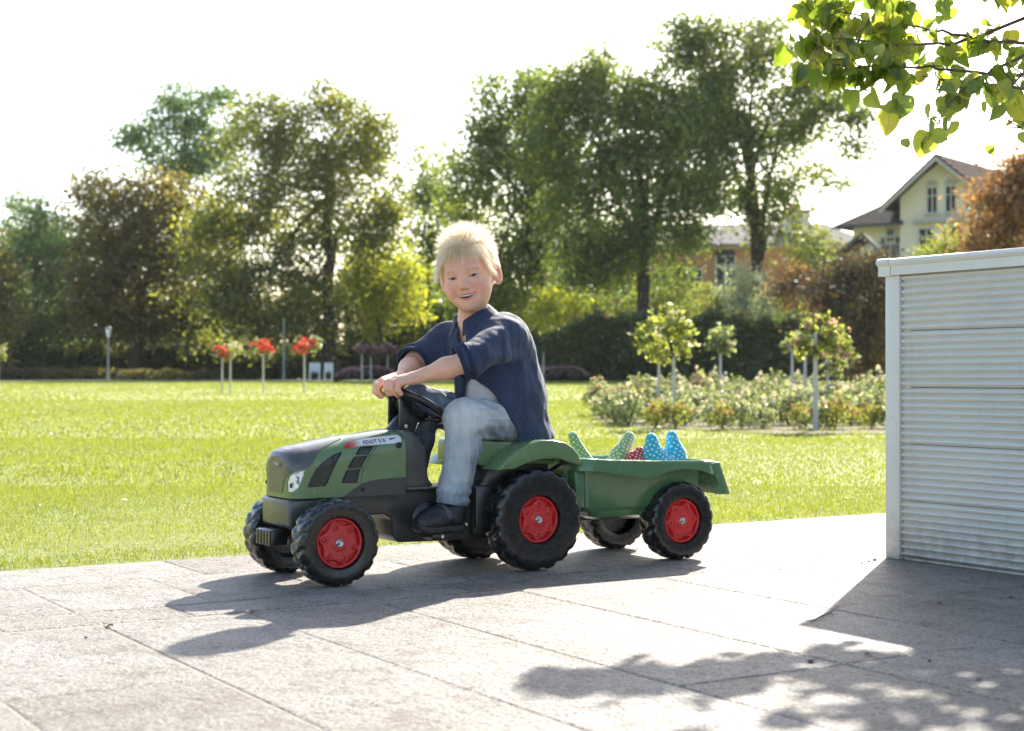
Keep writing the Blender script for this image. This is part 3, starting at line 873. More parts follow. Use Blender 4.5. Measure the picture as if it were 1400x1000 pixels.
tree('rusty shrub glowing before the orange house', 82, (1085, 508), [(1090, 380, 26, 20), (1075, 400, 22, 18), (1110, 385, 18, 16)], 3000, .15, 'maple', .16, .05, name='shrub', cat='shrub', group=None, gscale=1.4)
tree('silver leaved shrub with bright foliage by the leaning trunk', 83, (1025, 508), [(1015, 375, 16, 20), (1030, 400, 28, 30), (1000, 400, 22, 24), (1045, 420, 20, 26), (1015, 435, 30, 24)], 5500, .16, 'silver', .30, .05, name='shrub', cat='shrub', group=None, gscale=1.5)
tree('pale green bush right of the thick trunk', 83, (950, 508), [(930, 400, 24, 20), (960, 415, 24, 26), (915, 425, 24, 22), (945, 440, 34, 24)], 4200, .14, 'light', .2, .05, name='shrub', cat='shrub', group=None, gscale=1.5)
tree('yellowing bush low in front of the orange house', 84, (765, 508), [(760, 410, 24, 20), (785, 420, 22, 18), (745, 430, 26, 20)], 3200, .16, 'yellow', .16, .05, name='shrub', cat='shrub', group=None, gscale=1.4)

tree('leafy dark bush under the crown of the thick trunked tree', 86, (830, 508), [(760, 400, 20, 14), (800, 412, 26, 16), (850, 415, 24, 18), (890, 405, 22, 20), (930, 415, 26, 16)], 4200, .17, 'green', .26, .05, name='shrub', cat='shrub', group=None, gscale=1.5)
tree('spindly green shrub right of the leaning trunk', 84, (1075, 508), [(1070, 420, 24, 22), (1090, 440, 30, 24), (1060, 450, 26, 26), (1110, 350, 22, 18), (1130, 365, 20, 16)], 5200, .17, 'green', .2, .05, name='shrub', cat='shrub', group=None, gscale=1.5)

def hedge(label, D, x0, x1, ytop, n, bumps, name='hedge', kind='hedge', size=.2, depth=2.2, group=None):
    k = D / 2113
    a, b = at_depth(x0, 510, D), at_depth(x1, 510, D); zb = lawn_z(D); zt = CAM_H + (511.7 - ytop) * k
    h = props(empty(name, ((a.x + b.x) / 2, D, zb)), label, 'hedge', group)
    W2 = (b.x - a.x) / 2; H = zt - zb
    x = rng.uniform(-W2, W2, n)
    top = H * (1 + bumps * (.55 * vnoise(np.stack([x, 0 * x, 0 * x], 1), .22, 3) + .45 * vnoise(np.stack([x, 0 * x, 0 * x], 1), .7, 4) + .35 * vnoise(np.stack([x, 0 * x, 0 * x], 1), 2.1, 6)))
    f = rng.random(n)
    z = np.where(f < .75, rng.uniform(0, 1, n), rng.uniform(.85, 1.0, n)) * top
    y = np.where(f < .75, rng.uniform(-.35, .25, n), rng.uniform(0, depth, n)) + .35 * vnoise(np.stack([x, z, 0 * x], 1), .9, 6)
    z = z * (1 + np.abs(rng.normal(0, .07, n)) * (rng.random(n) < .5))
    P = np.stack([x, y, z], 1)
    V, F = leaf_quads(P, size)
    tint = np.clip(.5 + .3 * vnoise(P, .5, 3) + rng.normal(0, .16, n), 0, 1)
    link('foliage', fast_mesh('foliage', V, F, tint=tint), LEAF[kind], h)
    # twiggy core so that the hedge is not see-through
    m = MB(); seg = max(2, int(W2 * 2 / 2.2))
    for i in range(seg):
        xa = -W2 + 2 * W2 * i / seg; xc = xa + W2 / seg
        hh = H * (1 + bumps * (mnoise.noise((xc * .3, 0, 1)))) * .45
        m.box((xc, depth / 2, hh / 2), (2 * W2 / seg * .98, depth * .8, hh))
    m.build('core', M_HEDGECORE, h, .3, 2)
    return h
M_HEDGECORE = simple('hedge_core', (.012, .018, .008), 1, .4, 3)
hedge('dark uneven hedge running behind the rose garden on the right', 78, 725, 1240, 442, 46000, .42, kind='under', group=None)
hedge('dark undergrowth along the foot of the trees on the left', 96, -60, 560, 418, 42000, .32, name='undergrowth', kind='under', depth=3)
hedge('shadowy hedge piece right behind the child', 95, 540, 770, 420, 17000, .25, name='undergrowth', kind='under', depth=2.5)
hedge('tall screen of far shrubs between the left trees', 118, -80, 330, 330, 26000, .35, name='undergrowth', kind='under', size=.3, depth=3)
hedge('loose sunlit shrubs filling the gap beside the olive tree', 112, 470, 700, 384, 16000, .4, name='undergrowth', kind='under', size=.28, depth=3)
hedge('low brownish border in front of the left trees', 84, -40, 300, 506, 6000, .5, name='border_plants', kind='brown', size=.12, depth=1)

def flower_bed(label, D, x0, x1, ytop, ybot, n, col, group):
    k = D / 2113
    a, b = at_depth(x0, ytop, D), at_depth(x1, ytop, D); zb = lawn_z(D); H = a.z - zb
    h = props(empty('flower_bed', ((a.x + b.x) / 2, D, zb)), label, 'flower bed', group)
    W2 = (b.x - a.x) / 2
    q = rng.uniform(-1, 1, n); P = np.stack([q * W2, rng.uniform(-.8, .8, n), H * rng.uniform(.05, 1, n) ** .6 * np.sqrt(np.clip(1 - q ** 4, 0, 1))], 1)
    P[:, 2] *= 1 + .25 * vnoise(P, .8, 2)
    V, F = leaf_quads(P, .13)
    link('foliage', fast_mesh('foliage', V, F, tint=rng.random(n)), LEAF['hedge'], h)
    m = P[:, 2] > .30 * H; Pf = P[m & (rng.random(n) < .8)] + np.array([0, -.05, .05])
    V, F = leaf_quads(Pf, .11, 1.0)
    props(link('flowers', fast_mesh('flowers', V, F, tint=rng.random(len(Pf))), col, h), kind='stuff')
M_PINK = leaf_mat('petal_pink', [(0, (.20, .08, .12)), (.5, (.33, .16, .21)), (1, (.45, .26, .30))], .3)
M_PETRED = leaf_mat('petal_red', [(0, (.42, .02, .03)), (.5, (.60, .05, .05)), (1, (.70, .16, .12))], .3)
M_PETPALE = leaf_mat('petal_pale', [(0, (.46, .42, .36)), (.5, (.58, .53, .47)), (1, (.66, .64, .60))], .3)
M_PETPINK = leaf_mat('petal_rose', [(0, (.40, .20, .20)), (.5, (.52, .33, .31)), (1, (.58, .46, .42))], .3)
M_PETORANGE = leaf_mat('petal_orange', [(0, (.28, .13, .05)), (.5, (.38, .21, .08)), (1, (.44, .32, .14))], .35)
flower_bed('mound of pink heather left of the child under the far standard roses', 72, 458, 545, 503, 524, 3800, M_PINK, None)
flower_bed('mound of pink heather behind the child on the right', 74, 715, 806, 503, 524, 3600, M_PINK, None)

# ---- standard roses: stem and rounded head
def standard(label, D, stems, head, flower, kind='rose', n=420, size=.07, nf=90, fs=.07, group='standard roses on the lawn', stake=True, name='standard_rose', r=.022):
    "stems: list of (x, ytop, ybottom) px; head: lobes in px"
    k = D / 2113
    x0, yt, yb = stems[0]
    zb = lawn_z(D)
    base = at_depth(x0, yb, D); base.z = zb
    t = props(empty(name, base), label, 'rose tree', group)
    for (x, ya, yb2) in stems:
        tp = at_depth(x, ya, D) - base; bt = Vector((tp.x, 0, -.02))
        MB().tube([bt, bt.lerp(tp, .5) + Vector((random.uniform(-.006, .006), 0, 0)), tp + Vector((0, 0, .05))], [r * 1.1, r, r * .9], 10).build('stem', M_STAKE if stake else M_BARK2, t)
    lobes = []
    for (x, y, rx, ry) in head:
        c = at_depth(x, y, D) - base; lobes.append((c.x, random.uniform(-.3, .3) * rx * k, c.z, rx * k, rx * k * .9, ry * k))
    cc = lobe_points(lobes, max(12, n // 16), .6); mm = rng.random(len(cc)) < .3
    cc[mm] = np.array([l[:3] for l in lobes]).mean(0) + (cc[mm] - np.array([l[:3] for l in lobes]).mean(0)) * 1.10
    ii = rng.integers(0, len(cc), n)
    P = cc[ii] + rng.normal(0, 1, (n, 3)) * size * rng.uniform(.3, .95, len(cc))[ii][:, None]
    V, F = leaf_quads(P, size, .5)
    link('crown', fast_mesh('crown', V, F, tint=np.clip(rng.normal(.5, .25, len(P)), 0, 1)), LEAF[kind], t)
    m = MB()
    s0 = at_depth(x0, stems[0][1], D) - base
    for l in lobes:
        for _ in range(3):
            e = Vector((l[0] + random.gauss(0, .4) * l[3], l[1] + random.gauss(0, .4) * l[4], l[2] + random.gauss(0, .4) * l[5]))
            m.tube([s0, s0.lerp(e, .5) + Vector((0, 0, .03)), e], [.008, .005, .002], 5)
    m.build('twigs', M_BARK2, t)
    if flower:
        Pf = lobe_points([(a, b - .02, c + .25 * rz, rx * 1.02, ry_, rz * .8) for a, b, c, rx, ry_, rz in lobes], nf, .9)
        VV, FF = [], []
        for q in range(5):
            V, F = leaf_quads(Pf + rng.normal(0, fs * .22, Pf.shape), fs, .8); FF.append(F + sum(len(v) for v in VV)); VV.append(V)
        V = np.concatenate(VV); F = np.concatenate(FF)
        props(link('flowers', fast_mesh('flowers', V, F, tint=rng.random(len(F))), flower, t), kind='stuff')
    return t
g1 = 'red standard roses on the left lawn'
standard('red standard rose on white stem, first from the left', 39, [(304, 490, 534)], [(302, 480, 10, 8), (308, 486, 9, 6)], M_PETRED, n=150, nf=60, group=g1)
standard('pale yellow standard rose close beside the first red one', 39.4, [(315, 490, 533)], [(320, 477, 13, 10), (316, 486, 9, 6)], M_PETPALE, 'light', n=230, nf=30, fs=.06, group=g1)
standard('red standard rose standing alone between its neighbours', 39, [(360, 486, 533)], [(357, 474, 14, 10), (364, 480, 11, 8)], M_PETRED, n=180, nf=85, group=g1)
standard('red standard rose nearest to the white benches', 38, [(416, 484, 535)], [(411, 480, 12, 9), (420, 474, 14, 11), (428, 468, 7, 6)], M_PETRED, 'rose', n=220, nf=70, group=g1)
standard('yellowish standard rose cut by the left picture edge', 42, [(-2, 492, 530)], [(1, 483, 8, 10)], M_PETPALE, 'light', n=160, nf=12, group=g1)
for i, (x, y0) in enumerate(((495, 503), (507, 503), (530, 504))):
    standard(('dusky pink standard rose above the heather, left one', 'dusky pink standard rose above the heather, middle one', 'dusky pink standard rose above the heather, nearest the child')[i], 70 + i, [(x, 486, y0 + 8)], [(x, 478, 13, 8), (x + 8, 482, 10, 6)], M_PINK, 'plum', n=260, nf=50, fs=.12, size=.12, group='pink standard roses far back', r=.035)
for i, x in enumerate((727, 743)):
    standard(('far pale stem right of the shirt back, left one', 'far pale stem right of the shirt back, right one')[i], 71, [(x, 482, 512)], [(x, 478, 8, 5)], None, 'hedge', n=90, size=.10, group='far stems behind the child', r=.035)
g2 = 'standard roses in the rose bed'
standard('yellow green standard tree on the front left edge of the rose bed', 15.6, [(921, 494, 585)], [(925, 455, 26, 26), (905, 470, 24, 20), (935, 478, 18, 20), (920, 435, 16, 14)], M_PETPALE, 'light', n=700, nf=10, size=.055, fs=.04, group=g2, r=.019)
standard('thin standard tree with pale leaves just left of the front one', 17.5, [(901, 492, 566)], [(890, 463, 20, 18), (905, 480, 18, 12), (895, 445, 12, 12)], M_PETPALE, 'light', n=560, nf=8, size=.06, fs=.04, group=g2, r=.018)
standard('small bushy standard tree in the middle of the rose bed', 22, [(985, 476, 540)], [(985, 462, 19, 13), (992, 474, 12, 8), (975, 470, 10, 8)], M_PETPALE, 'rose', n=420, nf=8, size=.07, fs=.05, group=g2, r=.022)
standard('thick white stemmed standard rose at the front right of the bed', 14.7, [(1115, 462, 590)], [(1122, 446, 26, 12), (1095, 470, 15, 12), (1145, 460, 24, 16), (1130, 480, 26, 14), (1155, 485, 14, 20)], M_PETPINK, 'light', n=620, nf=34, size=.055, fs=.045, group=g2, r=.024)
standard('leafy standard rose just right of the thick stem', 19, [(1131, 486, 545)], [(1135, 470, 24, 16), (1150, 480, 18, 18), (1140, 500, 20, 14)], M_PETPALE, 'rose', n=520, nf=14, size=.06, fs=.05, group=g2, r=.018)
standard('slim standard rose left of the thick stem, far one', 27, [(1083, 474, 535)], [(1086, 466, 10, 8), (1078, 472, 9, 6)], M_PETPALE, 'rose', n=160, nf=8, size=.08, fs=.06, group=g2, r=.026)
standard('slim standard rose left of the thick stem, close to it', 26, [(1101, 478, 535)], [(1100, 468, 11, 8)], M_PETPINK, 'rose', n=160, nf=8, size=.08, fs=.06, group=g2, r=.026)

# ---- rose bushes of the bed
bush_meshes = []
def bush_proto(kind, seed):
    P = lobe_points([(0, 0, .22, .30, .30, .22), (.15, .05, .30, .20, .2, .18), (-.15, -.05, .28, .2, .2, .2), (.05, .1, .40, .12, .12, .16), (-.08, 0, .45, .08, .08, .16)], 560, .45)
    P = P[P[:, 2] > .03]
    V, F = leaf_quads(P, .052, .6)
    lf = fast_mesh('foliage', V, F, tint=np.clip(rng.normal(.5, .25, len(P)), 0, 1))
    m = MB()
    for i in range(9):
        a = random.uniform(0, 6.28); e = Vector((math.cos(a) * random.uniform(.1, .3), math.sin(a) * random.uniform(.1, .3), random.uniform(.3, .6)))
        m.tube([(0, 0, -.02), e * .5 + Vector((0, 0, .06)), e], [.006, .0045, .002], 5)
    st = m.build('stems', M_BARK2); stm = st.data; bpy.data.objects.remove(st)
    Pf = P[P[:, 2] > .26]; Pf = Pf[rng.permutation(len(Pf))[:26]] + rng.normal(0, .02, (min(26, len(Pf)), 3)) + np.array([0, -.02, .03])
    VV, FF = [], []
    for q in range(6):
        V, F = leaf_quads(Pf + rng.normal(0, .013, Pf.shape), .052, .8); FF.append(F + sum(len(v) for v in VV)); VV.append(V)
    fl = fast_mesh('flowers', np.concatenate(VV), np.concatenate(FF), tint=rng.random(len(Pf) * 6))
    return lf, stm, fl
protos = [bush_proto('rose', i) for i in range(5)]
kinds = [('rose', M_PETPALE), ('rose', M_PETPALE), ('rose', M_PETPINK), ('light', M_PETORANGE), ('rose', M_PETPALE)]
def bed_front(x):      # front edge of the rose bed in the photo
    return np.interp(x, [800, 850, 930, 1050, 1210, 1300], [572, 584, 588, 594, 594, 594])
ORD = ['first', 'second', 'third', 'fourth', 'fifth', 'sixth', 'seventh', 'eighth', 'ninth', 'tenth', 'eleventh', 'twelfth', 'thirteenth', 'fourteenth', 'fifteenth', 'sixteenth', 'seventeenth', 'eighteenth', 'nineteenth', 'twentieth']
ROWN = ['front', 'second', 'third', 'fourth', 'fifth', 'sixth', 'seventh', 'eighth', 'rearmost']
def rose_bush(X, Y, s, pi, ki, row, num):
    lf, stm, fl = protos[pi]; kind, pet = kinds[ki]
    px = 700 + X / Y * 2113
    colour = {0: 'cream', 1: 'pale white', 2: 'rose pink', 3: 'apricot', 4: 'white'}[ki]
    b = props(empty('rose_bush', (X, Y, lawn_z(Y)), random.uniform(0, 6.28)), f'{colour} rose bush in the {ROWN[row]} row of the bed, {ORD[num]} from the left', 'rose bush', 'rose bushes in the bed')
    b.scale = (s, s, s * random.uniform(.85, 1.2))
    for nm, me, mt in (('foliage', lf, LEAF[kind]), ('stems', stm, M_BARK2), ('flowers', fl, pet)):
        o = bpy.data.objects.new(nm, me); COL.objects.link(o); o.parent = b
        if not me.materials: me.materials.append(None)
        if nm == 'flowers': o['kind'] = 'stuff'
        o.material_slots[0].link = 'OBJECT'; o.material_slots[0].material = mt
for row, (D, sc, stp) in enumerate(((15.1, .62, .34), (16.0, .72, .36), (17.1, .78, .40), (18.4, .85, .44), (20.0, .92, .50), (22.0, .95, .58), (24.5, .95, .70), (28, 1.0, .9), (32, 1.05, 1.1))):
    X = (835 - 700) / 2113 * D - .2 * row * .12; num = 0
    while X < (1260 - 700) / 2113 * D:
        px = 700 + X / D * 2113
        if 511.7 + (CAM_H - lawn_z(D)) * 2113 / D < bed_front(px) + 2:
            ki = random.choice((0, 1, 2, 4, 0, 1)) if row > 1 else (3 if px > 1080 and random.random() < .6 else random.choice((0, 1, 3, 4, 1)))
            if row == 0 and px < 900: ki = 1
            rose_bush(X + random.uniform(-.08, .08), D + random.uniform(-.25, .25), sc * .80 * random.uniform(.7, 1.2), random.randrange(5), ki, row, num); num += 1
        X += stp * .72 * random.uniform(.8, 1.15)
# soil of the bed
sl = MB(); pts = []
for x in (812, 850, 930, 1050, 1210, 1330):
    y = float(bed_front(x)); Y = (CAM_H) / ((y - 511.7) / 2113); pts.append(((x - 700) / 2113 * Y, Y - .12))
V = [(a, b, .010) for a, b in pts] + [((x - 700) / 2113 * 33, 33, lawn_z(33) + .012) for x in (1330, 1210, 1050, 930, 850, 805)]
props(link('bed_soil', py_mesh('bed_soil', V, [tuple(range(len(V)))]), simple('soil', (.085, .062, .042), .95, .4, 6, .8, 20, .03)), kind='structure')

# ---- benches and lamp posts far back
M_WHITE = simple('white_paint', (.74, .74, .72), .5, .04)
def bench(label, px, D, wpx):
    k = D / 2113; p = at_depth(px, 510, D); p.z = lawn_z(D)
    b = props(empty('park_bench', p, R(4)), label, 'bench', 'white park benches')
    w = wpx * k
    for i in range(4): MB().box((0, -.10 - .11 * i + .2, .46), (w, .09, .04)).build('seat_slat', M_WHITE, b)
    for i in range(4): MB().box((0, .28 + .02 * i, .56 + .115 * i), (w, .035, .095)).build('back_slat', M_WHITE, b)
    for s in (-1, 1):
        MB().box((s * w * .42, -.16, .22), (.07, .07, .44)).build('leg', M_WHITE, b)
        MB().box((s * w * .42, .27, .46), (.07, .07, .92)).build('leg', M_WHITE, b)
bench('white park bench with slatted back, left of the two', 430, 84, 15)
bench('white park bench with slatted back, beside the pink heather', 449, 84, 12)
M_POLE = simple('lamp_pole', (.26, .27, .25), .5, .1)
def lamp(label, x, ytop, D, head=True):
    k = D / 2113; p = at_depth(x, 510, D); p.z = lawn_z(D); H = CAM_H + (511.7 - ytop) * k - p.z
    l = props(empty('street_lamp', p), label, 'street lamp', 'lamp posts among the trees')
    MB().lathe([(.08, 0), (.08, .35), (.055, .45), (.045, H - .4)], 12).build('pole', M_POLE, l)
    if head:
        MB().lathe([(.045, H - .45), (.09, H - .4), (.15, H - .05), (.15, H)], 14).build('lamp_shade', M_WHITE, l)
        MB().lathe([(.20, H), (.15, H + .09), (.04, H + .14), (.0001, H + .14)], 14).build('lamp_cap', M_POLE, l)
lamp('street lamp with white head before the dark undergrowth at far left', 148, 450, 82)
lamp('thin grey post in front of the olive tree', 388, 424, 84, False)
lamp('street lamp with pale head between the windows of the orange house', 857, 376, 92)
lamp('slim grey pole standing left of the leaning trunk', 990, 350, 82, False)
# ================================================================== TOY TRACTOR
def plastic(name, col, rough=.35, dust=.06, bump=.05):
    t = NT(name)
    v = t.tc()
    c = t.ramp(t.noise(v, 14, 5, .6), [(.3, tuple(q * .93 for q in col)), (.7, tuple(q * 1.05 for q in col))])
    d = t.ramp(t.noise(v, 38, 6, .7), [(.55, 0), (.85, dust)])
    c = t.mix(d, c, (.34, .31, .26))
    t.set(Base_Color=c, Roughness=t.ramp(t.noise(v, 55, 4), [(.3, rough - .05), (.7, rough + .10)]))
    t.b.inputs['Specular IOR Level'].default_value = .5
    t.b.inputs['Coat Weight'].default_value = .35
    t.b.inputs['Coat Roughness'].default_value = .12
    t.bump(t.noise(v, 420, 2), bump, .0004)
    return t.m
M_GREEN = plastic('green_plastic', (.130, .205, .082), .2, .03)
M_GREEN2 = plastic('trailer_green_plastic', (.082, .180, .078), .2, .04)
M_DARK = plastic('charcoal_plastic', (.046, .043, .037), .36, .06)
M_NOSE = plastic('grey_nose_plastic', (.078, .076, .066), .30, .05)
M_BLACK = plastic('black_plastic', (.011, .011, .011), .30, .06)
M_TYRE = plastic('tyre_plastic', (.010, .010, .0105), .24, .012, .02)
M_RED = plastic('red_rim_plastic', (.60, .022, .022), .30, .03)
M_SILVER = simple('steel', (.62, .62, .60), .28, .1, 40, metal=1)
M_WHITE_STICKER = simple('sticker_white', (.72, .72, .70), .35, .03)
M_INK = simple('sticker_ink', (.012, .012, .013), .4, .05)
M_INKRED = simple('sticker_red', (.5, .02, .02), .4, .05)
def mat_sticker():
    t = NT('sticker_fade')
    s = t.new('SeparateXYZ'); t.l(t.tc('Object'), s.inputs[0])
    f = t.math('MULTIPLY_ADD', s.outputs[0], 16.0, 3.95)     # red tip fades to white towards the driver
    t.set(Base_Color=t.ramp(f, [(.30, (.50, .022, .018)), (.55, (.55, .12, .09)), (.95, (.74, .73, .70))]), Roughness=.33)
    return t.m
M_STICKER = mat_sticker()
def mat_lamp():
    t = NT('headlight_lens')
    v = t.tc()
    c = t.ramp(t.voro(v, 70), [(.1, (.22, .23, .24)), (.35, (.72, .73, .74)), (.6, (.9, .9, .9))])
    t.set(Base_Color=c, Roughness=.12, Metallic=.35)
    t.b.inputs['Coat Weight'].default_value = 1
    t.bump(t.noise(v, 160, 3), .35, .002)
    return t.m
M_LAMP = mat_lamp()

ORI = G(2.0, 3.79)
tractor = props(empty('toy_tractor', ORI, TH), 'green and charcoal pedal toy tractor with red wheel rims under the blond child', 'toy tractor')

# ---- bonnet shell: a loft whose columns carry position, normal, run along the plan outline and height
def bonnet_grid():
    AF, RN, WH = -.325, .070, .098
    xs = [-.395, -.388, -.376, -.355, -.30, -.20, -.10, -.06]; zs_ = [.330, .340, .3465, .353, .363, .380, .392, .394]
    st = []
    for i in range(33):
        ph = math.pi / 2 * i / 32
        st.append((AF - RN * max(math.cos(ph), 0) ** .40, WH * max(math.sin(ph), 1e-11) ** .40))
    for i in range(1, 61): st.append((AF + (-.062 - AF) * i / 60, WH))
    s = [st[0][1]]
    for p, q in zip(st, st[1:]): s.append(s[-1] + math.hypot(q[0] - p[0], q[1] - p[1]))
    rows = []
    for (a, w), sv in zip(st, s):
        zt = float(np.interp(a, xs, zs_)); zs = zt - .07; z0 = .222
        prof = [(w * (1 + .02 * (1 - k / 20)), z0 + (zs - z0) * k / 20) for k in range(20)]
        for k in range(25):
            ph = math.pi / 2 * k / 24
            prof.append((w * max(math.cos(ph), 0) ** (2 / 3.2), zs + (zt - zs) * math.sin(ph) ** (2 / 3.2)))
        rows.append([(a, -b, z, sv) for b, z in prof] + [(a, b, z, sv) for b, z in prof[-2::-1]])
    A = np.array(rows); n, m, _ = A.shape
    du = np.gradient(A[:, :, :3], axis=0); dv = np.gradient(A[:, :, :3], axis=1)
    N = np.cross(dv, du); N /= np.maximum(np.linalg.norm(N, axis=2, keepdims=True), 1e-12)
    c = A[:, :, :3] - np.array([-.2, 0, .28])
    if (N * c).sum() < 0: N = -N
    V = np.concatenate([A[:, :, :3], N, A[:, :, 3:4]], 2).reshape(-1, 7)
    i, j = np.meshgrid(np.arange(n - 1), np.arange(m - 1), indexing='ij')
    F = np.stack([i * m + j, (i + 1) * m + j, (i + 1) * m + j + 1, i * m + j + 1], -1).reshape(-1, 4)
    return [list(map(float, v)) for v in V], [tuple(map(int, f)) for f in F]

def flank(a, z):
    zt = float(np.interp(a, [-.30, -.20, -.10, -.06], [.363, .380, .392, .394])); zs = zt - .07
    q = max(0, (z - zs) / (zt - zs)); return .098 * max(0, 1 - q ** 3.2) ** (1 / 3.2)

def poly_sd(poly, x, y):
    "signed distance to a polygon, negative inside"
    P = np.array(poly); d = np.full(len(x), 1e9); ins = np.zeros(len(x), bool)
    for (ax, ay), (bx, by) in zip(P, np.roll(P, -1, 0)):
        ex, ey = bx - ax, by - ay
        t = np.clip(((x - ax) * ex + (y - ay) * ey) / (ex * ex + ey * ey + 1e-15), 0, 1)
        d = np.minimum(d, np.hypot(x - ax - t * ex, y - ay - t * ey))
        c = (ay > y) != (by > y)
        ins ^= c & (x < (bx - ax) * (y - ay) / ((by - ay) if abs(by - ay) > 1e-12 else 1e-12) + ax)
    return np.where(ins, -d, d)

def clip(V, F, g):
    "cut the soup by g: returns (faces where g<0, faces where g>=0); V grows"
    fin, fout = [], []; cache = {}
    g = list(g)
    def cross(i, j):
        k = (min(i, j), max(i, j))
        if k not in cache:
            t = g[i] / (g[i] - g[j]); cache[k] = len(V)
            V.append([p + (q - p) * t for p, q in zip(V[i], V[j])]); g.append(0.0)
        return cache[k]
    for f in F:
        s = [g[i] < 0 for i in f]
        if all(s): fin.append(f); continue
        if not any(s): fout.append(f); continue
        a, b = [], []
        for q in range(len(f)):
            i, j = f[q], f[(q + 1) % len(f)]
            (a if g[i] < 0 else b).append(i)
            if (g[i] < 0) != (g[j] < 0):
                c = cross(i, j); a.append(c); b.append(c)
        if len(a) > 2: fin.append(tuple(a))
        if len(b) > 2: fout.append(tuple(b))
    return fin, fout

def patch(name, V, F, off, skirt, mat, parent, extra=None):
    use = sorted({i for f in F for i in f}); mp = {i: k for k, i in enumerate(use)}
    P = [Vector(V[i][:3]) + Vector(V[i][3:6]).normalized() * off for i in use]
    N = [Vector(V[i][3:6]).normalized() for i in use]
    FF = [tuple(mp[i] for i in f) for f in F]
    cnt = {}
    for f in FF:
        for q in range(len(f)):
            cnt.setdefault((min(f[q], f[(q + 1) % len(f)]), max(f[q], f[(q + 1) % len(f)])), []).append((f[q], f[(q + 1) % len(f)]))
    low = {}
    def lo(i):
        if i not in low: low[i] = len(P); P.append(P[i] - N[i] * skirt)
        return low[i]
    for k, e in list(cnt.items()):
        if len(e) == 1:
            i, j = e[0]; FF.append((j, i, lo(i), lo(j)))
    return link(name, py_mesh(name, P, FF, angle=45), mat, parent)

HV, HF = bonnet_grid()
def SZ(): A = np.array(HV); return A[:, 6], A[:, 2], A[:, 1], A[:, 0]
def region(poly):
    s, z, b, a = SZ(); return poly_sd(poly, s, z)
def take(F, poly, side=0):
    g = region(poly)
    if side:
        b = np.array(HV)[:, 1] * side; g = np.maximum(g, -b)
    return clip(HV, F, g)
rest = HF
nose_poly = [(0, .46), (.31, .46), (.275, .388), (.252, .374), (.217, .364), (.185, .352), (.165, .341), (.151, .328), (.143, .312), (.137, .303), (.118, .299), (.099, .296), (.079, .287), (.063, .277), (.052, .262), (.046, .245), (.042, .234), (-.01, .234), (-.01, .46)]
nose, rest = take(rest, nose_poly)
# faint step lines on the nose
patch('nose_panel', HV, nose, .0015, .006, M_NOSE, tractor)
light_poly = [(.068, .268), (.079, .281), (.096, .290), (.124, .2965), (.114, .275), (.102, .251), (.089, .241), (.070, .239)]
win_poly = [(.126, .25), (.136, .273), (.151, .298), (.166, .312), (.181, .322), (.205, .335), (.230, .342), (.211, .312), (.193, .277), (.183, .256), (.178, .252)]
vents = [[(.280, .3525), (.322, .3535), (.304, .3315), (.262, .3300)], [(.260, .3265), (.301, .3280), (.283, .2985), (.240, .2960)], [(.238, .2920), (.280, .2945), (.270, .2590), (.222, .2580)]]
low_poly = [(.218, .21), (.228, .222), (.252, .238), (.282, .255), (.310, .262), (.345, .266), (.50, .270), (.50, .21)]
stripe_poly = [(.234, .350), (.242, .359), (.260, .366), (.312, .3735), (.398, .3815), (.406, .376), (.402, .360), (.288, .3550), (.250, .348)]
side_panel, rest = take(rest, low_poly)
patch('side_skirt', HV, side_panel, -.002, .006, M_DARK, tractor)
